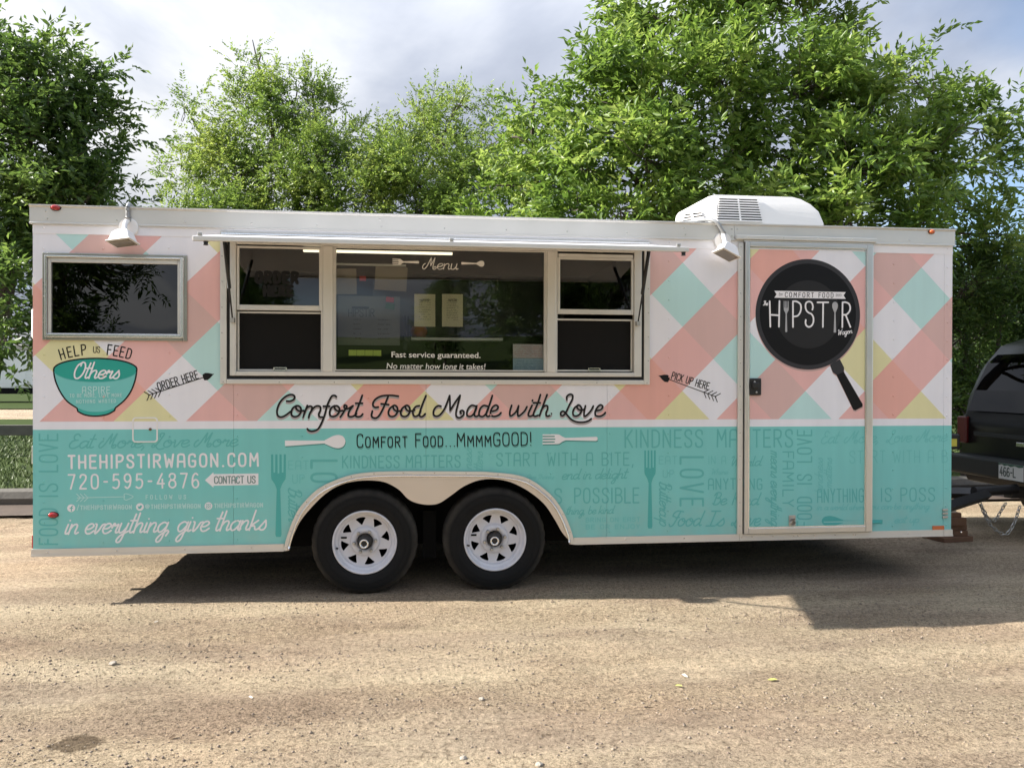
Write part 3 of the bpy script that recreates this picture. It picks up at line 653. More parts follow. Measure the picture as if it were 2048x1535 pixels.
for dz in (.033, -.037): MB().lathe_y([(.007, DY-.014), (.0065, DY-.017), (.0005, DY-.018)], (lx-.008+.014*(dz < 0), 0, lz+dz), 12).build('latch_screw', M['steel'], LT)
hx_, hz_ = U(1581, 1039); HS = MB().box(hx_-.024, hx_+.024, DY-.005, DY-.0005, hz_-.036, hz_+.036).build('hasp', M['steel'], D, bevel=.002)
MB().tube([(hx_, DY-.004, hz_-.018), (hx_, DY-.026, hz_-.008), (hx_, DY-.02, hz_+.012)], .015, 8).build('hasp_knuckle', M['steel'], HS, smooth=True)

# ------------------------------------------------------------------ stroke lettering
CAPS = {
 'A': (.50, ['L0,0 2,80','S2,80 5,93 14,100 30,100 42,96 46,80','L46,80 48,0','L2,42 48,42']), 'B': (.48, ['L2,0 2,100','S2,100 26,100 42,88 42,66 28,54 4,53','S4,53 32,52 46,38 46,16 30,1 2,0']),
 'C': (.48, ['S44,80 42,94 26,100 8,93 2,72 2,28 8,7 26,0 42,7 45,22']), 'D': (.50, ['L2,0 2,100','S2,100 28,98 44,82 46,60 46,38 42,14 26,2 2,0']),
 'E': (.44, ['L42,100 2,100','L2,100 2,0','L2,0 42,0','L2,53 36,53']), 'F': (.42, ['L42,100 2,100','L2,100 2,0','L2,53 34,53']),
 'G': (.50, ['S44,80 42,94 26,100 8,93 2,72 2,28 8,7 26,0 42,7 46,24 46,44','L46,46 26,46']), 'H': (.50, ['L2,0 2,100','L46,0 46,100','L2,48 46,48']),
 'I': (.10, ['L4,0 4,100']), 'J': (.4, ['S36,100 36,20 26,2 8,2 2,18']), 'K': (.48, ['L2,0 2,100','L44,100 4,46','L14,56 46,0']), 'L': (.42, ['L2,100 2,0','L2,0 42,0']),
 'M': (.60, ['L2,0 5,100','L5,100 29,40','L29,40 53,100','L53,100 56,0']), 'N': (.52, ['L2,0 2,100','L2,100 46,0','L46,0 46,100']),
 'O': (.50, ['C24,100 40,93 46,72 46,28 40,7 24,0 8,7 2,28 2,72 8,93']), 'P': (.47, ['L2,0 2,100','S2,100 26,100 42,92 45,74 38,56 22,48 2,47']),
 'Q': (.50, ['C24,100 40,93 46,72 46,28 40,7 24,0 8,7 2,28 2,72 8,93','L30,20 48,-6']), 'R': (.50, ['L2,0 2,100','S2,100 26,100 42,92 44,74 38,56 22,50 2,48','L22,48 46,0']),
 'S': (.48, ['S43,76 41,93 26,100 8,94 3,76 12,60 34,46 44,28 40,8 24,0 6,6 2,24']), 'T': (.46, ['L2,100 44,100','L23,100 23,0']), 'U': (.50, ['S2,100 2,28 8,6 24,0 40,6 46,28 46,100']),
 'V': (.50, ['L2,100 24,0','L24,0 46,100']), 'W': (.64, ['L2,100 14,0','L14,0 31,70','L31,70 48,0','L48,0 60,100']), 'X': (.48, ['L2,0 44,100','L2,100 44,0']), 'Y': (.48, ['L2,100 23,50','L44,100 23,50','L23,50 23,0']),
 'Z': (.46, ['L2,100 44,100','L44,100 2,0','L2,0 44,0']), '0': (.50, ['C24,100 40,93 46,72 46,28 40,7 24,0 8,7 2,28 2,72 8,93']), '1': (.2, ['L4,85 14,100','L14,100 14,0']),
 '2': (.48, ['S4,80 10,96 26,100 41,92 43,74 34,52 10,20 2,0','L2,0 44,0']), '3': (.48, ['S4,92 20,100 40,92 42,70 32,56 18,53','S18,53 40,50 46,28 38,6 20,0 2,8']), '4': (.50, ['L34,100 2,30','L2,30 48,30','L36,60 36,0']),
 '5': (.48, ['L40,100 8,100','L8,100 5,56','S5,56 22,64 40,56 44,32 36,8 18,0 2,8']), '6': (.48, ['S40,90 26,100 10,84 3,50 4,20 14,2 30,0 43,14 43,38 32,54 16,52 4,36']), '7': (.46, ['L2,100 44,100','L44,100 16,0']),
 '8': (.48, ['C23,100 40,92 40,68 23,54 6,68 6,92','C23,54 42,42 44,14 23,0 2,14 4,42']), '9': (.48, ['S6,10 20,0 36,16 43,50 42,80 32,98 16,100 3,86 3,62 14,46 30,48 42,64']),
 '.': (.14, ['L5,2 5.5,2']), ',': (.16, ['L8,4 2,-18']), '!': (.14, ['L5,100 5,28','L5,2 5.5,2']), '-': (.34, ['L6,48 28,48']), '/': (.4, ['L2,-8 36,108']), ' ': (.28, []),
 '@': (.8, ['C34,66 46,50 34,34 22,50','S48,66 46,38 56,32 68,48 64,76 36,92 8,76 4,42 20,12 52,10'])}
SCR = {
 'a': (1.0, ['S85,85 50,100 12,75 5,35 25,2 55,12 84,55','S88,98 82,30 92,3 112,15']), 'b': (.92, ['S14,195 8,60 15,8 45,0 78,30 75,75 50,98 15,75']), 'c': (.85, ['S80,80 50,100 12,75 5,35 30,0 60,5 88,25']),
 'd': (1.0, ['S85,85 50,100 12,75 5,35 25,2 55,12 84,55','S98,200 84,60 84,20 92,3 112,15']), 'e': (.88, ['S8,45 50,50 78,78 55,100 20,85 5,40 25,3 60,3 92,28']), 'f': (.75, ['S98,178 82,200 62,185 48,100 40,-40 20,-85 -10,-78','L18,95 85,95']),
 'g': (1.0, ['S85,85 50,100 12,75 5,35 25,2 55,12 84,55','S90,98 80,0 65,-80 35,-100 20,-75 45,-30 108,20']), 'h': (.98, ['L12,200 5,0','S6,50 30,90 60,98 72,75 66,25 75,2 98,15']), 'i': (.42, ['S14,98 8,25 18,2 42,15','L20,138 20.6,139']),
 'k': (.92, ['L12,200 5,0','S70,98 8,42 45,42 62,5 95,12']), 'l': (.42, ['S14,200 8,25 18,2 42,15']), 'm': (1.3, ['L8,98 3,0','S5,55 25,92 45,98 54,80 48,0','S50,55 70,92 92,98 102,78 96,20 106,2 128,15']),
 'n': (.98, ['L8,98 3,0','S5,50 30,90 58,98 70,75 64,25 74,2 98,15']), 'o': (1.02, ['S50,100 18,85 5,45 20,8 48,0 78,22 85,60 68,92 48,98 45,75 75,62 112,70']), 'p': (.95, ['L8,98 -8,-90','S6,60 35,95 65,98 82,70 75,25 45,0 10,15']),
 'r': (.80, ['S5,55 14,96 28,92 22,75 45,80 64,88 52,30 60,3 84,15']), 's': (.78, ['L-2,8 52,98','S52,98 70,40 58,5 28,0 10,18']), 't': (.55, ['S30,190 15,50 18,10 30,2 54,15','L-5,125 58,125']),
 'u': (.98, ['S8,98 3,35 15,3 45,8 70,50','S77,98 70,30 80,3 100,15']), 'v': (.88, ['S5,98 18,88 20,20 28,0 55,35 75,85 98,95']), 'w': (1.12, ['S5,98 5,30 20,2 44,30 52,85','S53,96 50,25 62,2 90,40 104,96']),
 'y': (1.0, ['S8,98 3,40 15,5 45,12 70,50','S80,98 65,0 50,-80 20,-95 8,-70 35,-25 104,20']), ',': (.42, ['S20,8 20,-5 5,-38']), ' ': (.62, []), '.': (.3, ['L8,3 8.6,3']), "'": (.2, ['L8,190 2,150']),
 'E': (1.08, ['S85,172 60,200 30,190 25,150 50,115 75,115','S50,115 15,95 0,45 20,5 60,0 108,35']), 'M': (1.85, ['S22,95 2,75 -8,30 12,0 45,40 80,150 95,198','L95,198 98,60','L98,60 145,198','S145,198 130,40 140,0 168,5 172,38 150,42 146,25']),
 'L': (1.15, ['S60,148 50,185 75,200 92,185 72,110 42,30 20,0 0,10 8,38 35,22 80,-28 135,-18']), 'C': (.9, ['S75,150 100,165 90,195 60,195 20,140 0,70 10,15 40,0 80,30']), 'F': (1.1, ['S135,190 60,200 20,170 15,130 40,125','S98,195 70,60 50,5 20,-5 0,25','L55,110 105,115']),
 'O': (1.2, ['S60,200 15,160 0,80 20,10 60,0 95,50 105,130 85,190 52,196 48,155']), 'T': (.9, ['S5,168 25,195 110,185','S58,190 45,30 30,0 5,10']), 'W': (1.6, ['S0,170 15,195 32,180 26,60 35,0','L35,0 86,150','L86,150 96,0','L96,0 150,195']),
 'B': (1.15, ['L32,180 22,0','S0,150 20,195 70,200 92,165 75,120 40,108','S40,108 98,100 102,50 75,5 30,0 5,20']), 'K': (1.1, ['L22,200 15,0','S92,200 70,150 20,95','S20,95 60,90 75,30 108,8']), 'I': (.95, ['L10,195 95,195','L52,195 40,0','L0,0 82,0']), 'G': (1.0, ['S75,150 100,165 90,195 60,195 20,140 0,70 10,15 40,0 80,20 90,80','L90,80 55,80'])}
class Ribbon:
    """flat printed strokes: a thin ridge-section strip laid on the facade (or any y plane)"""
    def __init__(s, yoff, w, plane=None): s.v = []; s.f = []; s.y = yoff; s.w = w/2; s.plane = plane
    def Y(s, x, z): return (fy(x, z) if s.plane is None else s.plane)-s.y
    def stroke(s, P, closed=False):
        P = [np.array(p, float) for p in P]; Q = [P[0]]
        for p in P[1:]:
            if np.hypot(*(p-Q[-1])) > s.w*.12: Q.append(p)
        if len(Q) < 2: Q = [P[0], P[0]+np.array([s.w*.3, 0])]
        P = Q; m = len(P); w = s.w; n0 = len(s.v)
        for i in range(m):
            if closed: a, b = P[(i-1) % m], P[(i+1) % m]
            else: a, b = P[max(0, i-1)], P[min(m-1, i+1)]
            d = b-a; L = np.hypot(*d) or 1; nn = np.array([-d[1], d[0]])/L
            for k, u in ((0, w), (1, 0), (2, -w)):
                q = P[i]+nn*u; s.v.append((q[0], s.Y(q[0], q[1])-(.00025 if k == 1 else 0), q[1]))
        for i in range(m if closed else m-1):
            j = (i+1) % m; a, b = n0+3*i, n0+3*j; s.f += [(a, b, b+1, a+1), (a+1, b+1, b+2, a+2)]
        if not closed:
            for e, d in ((0, P[0]-P[1]), (m-1, P[-1]-P[-2])):
                ang = math.atan2(d[1], d[0]); c = n0+3*e+1; ring = []
                for k in range(1, 6):
                    t = ang-math.pi/2+math.pi*k/6; q = P[e]+w*np.array([math.cos(t), math.sin(t)]); s.v.append((q[0], s.Y(q[0], q[1]), q[1])); ring.append(len(s.v)-1)
                i0, i1 = (n0+3*e, n0+3*e+2)
                ring = ([i0] if e == 0 else [i1])+ring+([i1] if e == 0 else [i0])
                for p_, q_ in zip(ring[:-1], ring[1:]): s.f.append((c, p_, q_))
    def poly(s, P):
        n0 = len(s.v); tri = tessellate_polygon([[Vector((p[0], p[1], 0)) for p in P]])
        for p in P: s.v.append((p[0], s.Y(*p), p[1]))
        for t in tri: s.f.append(tuple(n0+i for i in t))
    def text(s, font, string, p0, p1, h, slant=0, small=.78, dx=0, dz=0, track=.12, Yp=0, bas=None):
        """p0,p1: photo pixels of baseline ends, h: cap (CAPS) or x-height (SCR) in pixels"""
        adv = []; tot = 0
        for ch in string:
            sc = 1
            if font is CAPS:
                if ch.islower(): sc = small; ch = ch.upper()
                g = CAPS[ch]; a = g[0]*sc+track
            else: g = SCR[ch]; a = g[0]
            adv.append((tot, sc, g)); tot += a
        if font is CAPS: tot -= track
        p0 = np.array(p0, float); p1 = np.array(p1, float); L = np.hypot(*(p1-p0)); e1 = (p1-p0)/L; e2 = np.array([e1[1], -e1[0]])
        kx = L/(tot*1.0)
        for off, sc, g in adv:
            for st in g[1]:
                ty = st[0]; pts = [tuple(float(t) for t in q.split(',')) for q in st[1:].split()]
                pts = [(a/100, b/100) for a, b in pts]
                if ty == 'S': pts = catmull(pts, 5)
                if ty == 'C': pts = catmull(pts, 5, True)
                out = []
                for a, b in pts:
                    xx = (off+a*sc)*kx+b*sc*h*slant; q = p0+e1*xx+e2*(b*sc*h); u = U(q[0], q[1], Yp); out.append((u[0]+dx, u[1]+dz))
                s.stroke(out, ty == 'C')
        return s
    def build(s, name, m, parent, label=None):
        if not s.v: return None
        me = bpy.data.meshes.new(name); me.from_pydata(s.v, [], s.f); me.update(); me.materials.append(m)
        bm = bmesh.new(); bm.from_mesh(me)
        for f in bm.faces:
            if f.normal.y > 0: f.normal_flip()
        bm.to_mesh(me); bm.free()
        o = bpy.data.objects.new(name, me); link(o, parent); return tag(o, label)
PXM = 1/306.0   # metres per photo pixel on the facade (about)
SH, TX = .0006, .0012
def zs(o, sc): return lambda pts: [(o[0]+x/sc, o[1]+y/sc) for x, y in pts]
# --- main slogan, traced
ZA, ZC = zs((540, 760), 5.689), zs((860, 760), 5.389)
SLO = [ZA(p) for p in [
 [(190,237),(230,238),(268,220),(282,192),(262,167),(220,166),(165,195),(115,250),(85,320),(80,370),(95,408),(130,418),(175,400),(235,355)],
 [(300,290),(262,315),(243,360),(250,400),(285,415),(325,400),(352,360),(350,315),(325,292),(298,295),(300,325),(335,350),(385,345)],
 [(425,287),(375,420)], [(392,360),(425,310),(460,295),(480,310),(470,345),(450,385),(440,425)] , [(455,375),(490,320),(530,293),(570,300),(575,335),(555,385),(565,415),(600,420)],
 [(755,187),(735,173),(705,180),(680,220),(650,290),(620,400),(580,500),(540,560),(480,580),(440,570),(425,552)], [(608,296),(678,296)],
 [(735,290),(700,312),(680,355),(685,398),(715,413),(755,400),(785,365),(790,320),(765,292),(735,297),(740,325),(775,350),(828,345)],
 [(848,345),(875,300),(850,282),(845,310),(880,325),(945,290)], [(945,290),(905,345),(890,395),(910,415),(950,408),(985,380)], [(855,330),(830,375),(800,418)],
 [(1050,172),(1015,270),(980,360),(972,400),(995,415),(1030,410),(1055,385)], [(975,262),(1052,262)],
 [(1460,182),(1380,172),(1280,178),(1215,205),(1178,245),(1172,285),(1195,308),(1232,305)], [(1345,182),(1310,270),(1265,365),(1225,420),(1185,430),(1155,405),(1165,350)], [(1265,268),(1350,278)],
 [(1405,288),(1365,320),(1347,365),(1360,403),(1395,413),(1430,395),(1452,350),(1445,305),(1418,285),(1400,300),(1415,335),(1450,352),(1500,345)],
 [(1545,288),(1505,320),(1487,365),(1500,403),(1535,413),(1570,395),(1592,350),(1585,305),(1558,285),(1540,300),(1555,335),(1590,352),(1645,340)],
 [(1700,290),(1660,300),(1630,340),(1628,385),(1650,412),(1690,395),(1715,350)], [(1775,175),(1740,260),(1705,360),(1700,400),(1720,415),(1745,405),(1765,382)]]]
SLO += [ZC(p) for p in [
 [(118,280),(90,275),(58,295),(38,335),(42,375),(75,388),(115,365),(160,300),(212,165)], [(212,165),(215,230),(217,325)], [(217,325),(270,240),(325,163)], [(325,163),(300,260),(280,350),(290,395),(325,402),(358,375),(365,340),(345,325),(325,338),(335,358)],
 [(490,278),(450,270),(415,300),(397,350),(405,383),(440,388),(475,355),(500,300)], [(505,275),(480,345),(480,380),(500,390),(530,375)],
 [(620,280),(580,272),(545,300),(528,350),(535,383),(570,390),(605,358),(630,300)], [(672,165),(640,265),(608,350),(608,380),(628,390),(655,375)],
 [(670,335),(715,320),(735,288),(710,268),(675,290),(652,340),(660,378),(695,390),(740,375),(765,350)],
 [(880,270),(862,330),(862,378),(885,378),(930,335),(955,275)], [(955,275),(945,340),(950,385),(980,370),(1020,330),(1045,285)], [(1105,215),(1103,222)],
 [(1100,270),(1065,345),(1060,378),(1080,388),(1115,375)], [(1190,155),(1160,250),(1120,345),(1115,378),(1135,388),(1165,378)], [(1115,243),(1188,243)],
 [(1262,155),(1230,240),(1180,382)], [(1195,330),(1230,280),(1262,275),(1268,305),(1250,355),(1258,385),(1285,382),(1308,360)],
 [(1475,210),(1475,175),(1505,152),(1535,160),(1535,200),(1500,270),(1465,345),(1435,380),(1410,375),(1412,345),(1440,335),(1475,370),(1520,420),(1580,448),(1650,452),(1705,438),(1738,415)],
 [(1600,268),(1560,295),(1540,340),(1548,378),(1580,385),(1615,362),(1635,315),(1618,275),(1592,268),(1585,295),(1615,320),(1660,315)],
 [(1675,275),(1662,330),(1662,385),(1690,375),(1735,325),(1760,278)], [(1790,330),(1840,315),(1862,285),(1838,265),(1805,290),(1780,340),(1788,380),(1830,388),(1870,370),(1890,348)]]]
def smooth_px(p): return catmull(p, 5) if len(p) > 2 else p
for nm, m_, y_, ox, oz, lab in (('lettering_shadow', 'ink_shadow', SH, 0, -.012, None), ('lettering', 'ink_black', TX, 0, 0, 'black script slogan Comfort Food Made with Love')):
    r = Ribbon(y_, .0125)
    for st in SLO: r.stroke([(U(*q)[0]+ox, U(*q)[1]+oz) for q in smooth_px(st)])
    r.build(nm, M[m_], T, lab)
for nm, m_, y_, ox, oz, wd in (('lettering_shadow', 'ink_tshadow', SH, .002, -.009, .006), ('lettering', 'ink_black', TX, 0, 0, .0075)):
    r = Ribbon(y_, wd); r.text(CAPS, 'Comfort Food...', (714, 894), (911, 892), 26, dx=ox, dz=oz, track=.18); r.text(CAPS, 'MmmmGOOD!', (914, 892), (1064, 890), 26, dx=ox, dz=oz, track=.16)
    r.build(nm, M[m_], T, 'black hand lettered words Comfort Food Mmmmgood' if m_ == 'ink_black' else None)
def cutlery(kind, o, ang, L, wd, tines=True):
    """outline in metres about o, pointing along ang from handle end to head"""
    if kind == 'spoon':
        half = [(0, .0), (.0, .30), (.03, .42), (.6, .22), (.66, .30), (.72, .55), (.80, .88), (.88, 1.0), (.95, .82), (.985, .45), (1, 0)]
        P = catmull(half, 4); P = [(a, b) for a, b in P]+[(a, -b) for a, b in reversed(P[1:-1])]
        P = [(max(0, min(1, a)), b) for a, b in P]
        return [rot2(p, o, ang, L, wd) for p in P]
    t = [(.0, .0), (.0, .30), (.03, .42), (.58, .24), (.64, .5), (.70, .95), (.74, 1.0), (1.0, 1.0), (1.0, .72), (.78, .68), (.78, .45), (1.0, .42), (1.0, .14), (.77, .12), (.77, -.12), (1.0, -.14), (1.0, -.42), (.78, -.45), (.78, -.68), (1.0, -.72), (1.0, -1.0), (.74, -1.0), (.70, -.95), (.64, -.5), (.58, -.24), (.03, -.42), (.0, -.30)]
    return [rot2(p, o, ang, L, wd) for p in t]
def rot2(p, o, ang, L, wd):
    a, b = p[0]*L, p[1]*wd; return (o[0]+a*math.cos(ang)-b*math.sin(ang), o[1]+a*math.sin(ang)+b*math.cos(ang))
def cut_px(kind, pa, pb, half_px, m_, yo, parent=T, label=None, plane=None, shadow=None):
    a, b = np.array(U(*pa)), np.array(U(*pb)); d = b-a; L = np.hypot(*d); ang = math.atan2(d[1], d[0])
    if shadow: r = Ribbon(SH, .01, plane); r.poly(cutlery(kind, (a[0]+.003, a[1]-.008), ang, L, half_px*PXM)); r.build(kind+'_print_shadow', M[shadow], parent)
    r = Ribbon(yo, .01, plane); r.poly(cutlery(kind, a, ang, L, half_px*PXM)); return r.build(kind+'_print', M[m_], parent, label)
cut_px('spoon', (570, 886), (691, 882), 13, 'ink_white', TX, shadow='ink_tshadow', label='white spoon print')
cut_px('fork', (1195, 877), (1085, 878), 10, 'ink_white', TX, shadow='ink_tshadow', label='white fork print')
cut_px('fork', (557, 1073), (557, 908), 14, 'ink_fork', SH, label='dark teal upright fork print')
cut_px('fork', (1300, 1056), (1300, 900), 12, 'ink_fork', SH, label='dark teal upright fork print')
cut_px('spoon', (1765, 1043), (1640, 1040), 11, 'ink_fork', SH, label='dark teal lying spoon print')
# --- white contact block
r = Ribbon(TX, .0125); r.text(CAPS, 'THEHIPSTIRWAGON.COM', (137, 936), (517, 931), 25, track=.28); r.build('lettering', M['ink_white'], T, 'white web address in wide capitals')
r = Ribbon(TX, .0105); r.text(CAPS, '720-595-4876', (137, 977), (398, 974), 28, track=.32); r.build('lettering', M['ink_white'], T, 'white telephone number')
Z2 = zs((0, 660), 3.3375)
r = Ribbon(SH, .01); r.poly([U(*p) for p in Z2([(1368,1000),(1425,947),(1425,960),(1725,955),(1725,1031),(1425,1037),(1425,1050)])]); r.build('contact_arrow', M['ink_white'], T, 'white arrow box')
r = Ribbon(TX+.0006, .0065); r.text(CAPS, 'CONTACT US', (429, 966), (511, 965), 13.5, track=.14); r.build('lettering', M['ink_text'], T, 'grey words Contact Us')
r = Ribbon(TX, .0045)
r.stroke([U(*p) for p in Z2([(515,1118),(830,1110)])])
for dx_ in (0, 25, 50):
    r.stroke([U(*p) for p in Z2([(512+dx_,1092),(538+dx_,1117)])]); r.stroke([U(*p) for p in Z2([(538+dx_,1117),(512+dx_,1142)])])
r.stroke([U(*p) for p in catmull(Z2([(832,1110),(828,1095),(842,1090),(860,1095),(890,1110),(860,1126),(842,1132),(828,1124)]), 4, True)], True)
r.text(CAPS, 'FOLLOW US', (292, 997.5), (372, 997), 8, track=.6)
r.build('arrow_print', M['ink_pale'], T, 'thin pale arrow and words Follow Us')
r = Ribbon(TX, .0056); r.text(CAPS, '/theHipstirWagon', (154, 1018.5), (263.5, 1017), 9, track=.22, small=.85); r.text(CAPS, '@theHipstirWagon', (291, 1016.5), (401, 1015), 9, track=.22, small=.85); r.text(CAPS, 'theHipstirWagon', (429, 1014.5), (526, 1013), 9, track=.22, small=.85)
r.build('lettering', M['ink_pale'], T, 'row of small pale social media handles')
ICON = []
for cxp, cyp in ((142.5, 1015.5), (280, 1013), (417, 1011.2)):
    u = U(cxp, cyp); r = Ribbon(TX, .01); r.poly([(u[0]+.0235*math.cos(a), u[1]+.0235*math.sin(a)) for a in np.linspace(0, 6.283, 29)[:-1]]); ICON.append((u, r.build('social_icon', M['ink_white'], T)))
r = Ribbon(TX+.0006, .006); u = ICON[0][0]; r.stroke([(u[0]+.009, u[1]+.012), (u[0]+.002, u[1]+.010), (u[0]+.001, u[1]-.018)]); r.stroke([(u[0]-.007, u[1]), (u[0]+.008, u[1])])
r.build('icon_mark', M['ink_teal'], ICON[0][1])
r = Ribbon(TX+.0006, .006); u = ICON[1][0]; r.poly([(u[0]+a*.001, u[1]+b*.001) for a, b in ((-14,8),(-8,3),(-2,3),(1,9),(7,11),(10,8),(15,8),(11,3),(9,-5),(2,-12),(-8,-12),(-14,-9),(-7,-8),(-12,-3),(-9,-3),(-14,2),(-11,1))]); r.build('icon_mark', M['ink_teal'], ICON[1][1])
r = Ribbon(TX+.0006, .0035); u = ICON[2][0]; r.stroke([(u[0]-.013, u[1]-.011), (u[0]+.013, u[1]-.011), (u[0]+.013, u[1]+.012), (u[0]-.013, u[1]+.012), (u[0]-.013, u[1]-.011)]); r.stroke(catmull([(u[0]+.006, u[1]), (u[0], u[1]+.006), (u[0]-.006, u[1]), (u[0], u[1]-.006)], 4, True), True); r.build('icon_mark', M['ink_teal'], ICON[2][1])
r = Ribbon(TX, .0105); r.text(SCR, 'in everything,', (128, 1067.5), (341, 1063), 19.5, slant=.34); r.text(SCR, 'give thanks', (353, 1062.5), (531, 1058.5), 19.5, slant=.34); r.build('lettering', M['ink_white'], T, 'white script line in everything give thanks')
# --- tone on tone background words
def tone(items, m_='ink_teal', lab=None):
    for w_, f, s_, a, b, h, sl in items:
        r = Ribbon(SH, w_*PXM); r.text(f, s_, a, b, h, slant=sl, track=.2); r.build('background_word', M[m_], T)
tone([(3, CAPS, 'FOOD', (115, 1088), (115, 1016), 36, 0), (3, CAPS, 'IS', (115, 993), (115, 966), 36, 0), (3, CAPS, 'LOVE', (115, 943), (115, 867), 36, 0),
      (2.6, SCR, 'Eat More, Love More', (137, 896), (474, 892), 14, .34), (3.4, CAPS, 'KINDNESS', (1250, 894), (1406, 893.5), 34, 0), (3.4, CAPS, 'MATTERS', (1434, 893), (1583, 892.5), 34, 0),
      (2.6, CAPS, 'KINDNESS', (685, 935), (799, 934.5), 23, 0), (2.6, CAPS, 'MATTERS', (812, 934), (921, 933.5), 23, 0),
      (2.6, CAPS, 'START WITH A BITE,', (993, 931), (1268, 929.5), 25, 0), (2.2, SCR, 'end in delight', (1123, 958), (1253, 956), 10, .3), 
      (3, CAPS, 'S', (1109, 1006), (1124, 1006), 29, 0), (3, CAPS, 'POSSIBLE', (1149, 1005), (1278, 1004.5), 29, 0), (1.8, SCR, 'thing, be kind', (1132, 1028), (1226, 1026), 8, .3),
      (5, CAPS, 'L', (623, 920), (623, 935), 50, 0), (5, CAPS, 'O', (623, 946), (623, 964), 50, 0),
      (4.4, CAPS, 'L', (1361, 913), (1361, 927), 45, 0), (4.4, CAPS, 'O', (1361, 938), (1361, 955), 45, 0), (4.4, CAPS, 'V', (1361, 966), (1361, 985), 45, 0), (4.4, CAPS, 'E', (1361, 996), (1361, 1011), 45, 0),
      (2.4, SCR, 'Buttercup', (1319, 962), (1319, 1050), 12, .3), (2.6, SCR, 'Butter', (577, 974), (577, 1040), 13, .3),
      (2.6, SCR, 'Be', (1424, 1008.5), (1452, 1008.5), 12, .3), (2.6, SCR, 'Kind', (1462, 1008.5), (1513, 1008), 12, .3), (2.8, SCR, 'Food', (1337, 1051), (1400, 1051), 15, .34), (2.8, SCR, 'Is', (1412, 1051), (1448, 1050.5), 15, .34), (2.8, SCR, 'Love', (1462, 1050), (1516, 1049.5), 15, .34),
      (2.6, CAPS, 'ANYTHING', (1417, 978), (1522, 977), 21, 0), (2.2, SCR, 'World', (1460, 931), (1518, 930), 9.5, .3), (2.6, CAPS, 'FAMILY', (1563, 902), (1563, 1012), 21, 0),
      (3, CAPS, 'FOOD', (1620, 1051), (1620, 992), 28, 0), (3, CAPS, 'IS', (1620, 967), (1620, 947), 28, 0), (3, CAPS, 'LOVE', (1620, 923), (1620, 859), 28, 0),
      (2.4, SCR, 'means everything', (1539, 900), (1539, 1048), 11, .3), (2.6, CAPS, 'ANYTHING', (1632, 1003), (1724, 1002), 26, 0), (2.6, CAPS, 'IS POSS', (1762, 1002), (1870, 1001), 26, 0)])
tone([(1.8, CAPS, 'EAT', (577, 938), (617, 938), 17, 0), (1.8, CAPS, 'UP', (585, 965.5), (609, 965.5), 16.5, 0), (1.8, CAPS, 'EAT', (1318, 927), (1354, 927), 15, 0), (1.8, CAPS, 'UP', (1326, 954), (1348, 954), 14, 0),
      (1.8, CAPS, 'IN A', (1417, 927), (1452, 927), 15, 0), (1.4, SCR, 'Where', (1422, 948), (1456, 948), 5.5, .3), (1.4, SCR, 'Give Thanks', (1053, 957), (1108, 957), 4.5, .3), (2.2, SCR, 'ness', (943, 938), (943, 897), 9, .3), (2.2, SCR, 'tters', (965, 941), (965, 903), 9, .3),
      (2.2, SCR, 'Eat', (1638, 886), (1672, 885), 12, .34), (2.2, SCR, 'More,', (1685, 885), (1758, 884), 12, .34), (2.2, SCR, 'Love', (1772, 884), (1822, 883), 12, .34), (2.2, SCR, 'More', (1832, 883), (1893, 882), 12, .34),
      (1.8, CAPS, 'START WITH A B', (1696, 925), (1895, 924), 24, 0), (1.6, SCR, 'in a world where you can be anything', (1630, 1018), (1858, 1017), 6, .3), (1.8, SCR, 'eat up', (1788, 1045), (1838, 1044), 7, .3), (1.8, SCR, 'kindness', (1642, 985), (1642, 915), 8, .3), (1.8, SCR, 'matters', (1660, 975), (1660, 915), 8, .3),
      (1.5, CAPS, 'BRING ON EAST', (1172, 1043), (1280, 1042), 8, 0), (1.5, CAPS, 'BE OR ENJOY', (1172, 1057), (1280, 1056), 8, 0)], 'ink_teal2')
# --- bowl
BW = bpy.data.objects.new('bowl_print', None); link(BW, T); tag(BW, 'printed teal bowl with white words Others and Aspire')
body = catmull(Z2([(359,262),(362,300),(375,350),(405,415),(450,475),(515,520)]), 4)+catmull(Z2([(520,542),(570,565),(640,573),(715,562),(765,536)]), 4)+catmull(Z2([(770,518),(830,468),(875,405),(903,330),(914,262)]), 4)
rimell = [(637/3.3375+278/3.3375*math.cos(a), 660+266/3.3375-79/3.3375*math.sin(a)) for a in np.linspace(0, 2*math.pi, 49)[:-1]]
top_half = [(637/3.3375+278/3.3375*math.cos(a), 660+262/3.3375-74/3.3375*math.sin(a)) for a in np.linspace(0, math.pi, 25)]
r = Ribbon(SH, .01); r.poly([U(*p) for p in body+top_half[1:-1]]); r.build('bowl_side', M['ink_bowl'], BW)
r = Ribbon(SH*1.6, .01); r.poly([U(*p) for p in catmull(Z2([(520,542),(570,565),(640,573),(715,562),(765,536)]), 4)+catmull(Z2([(768,518),(700,540),(640,545),(580,540),(516,518)]), 4)]); r.build('bowl_foot', M['ink_bowl3'], BW)
r = Ribbon(SH*1.8, .01); r.poly([U(*p) for p in rimell]); r.build('bowl_rim', M['ink_bowl2'], BW)
r = Ribbon(TX+.0002, .009); r.stroke([U(*p) for p in body+top_half[1:-1]], True); r.build('bowl_outline', M['ink_black'], BW)
r = Ribbon(TX+.0002, .004); r.stroke([U(*p) for p in rimell[25:]]); r.build('bowl_lip', M['ink_fork'], BW)
r = Ribbon(TX+.0008, .0095); r.text(SCR, 'Others', (146, 756), (238, 756.5), 16, slant=.3); r.build('lettering', M['ink_white'], BW)
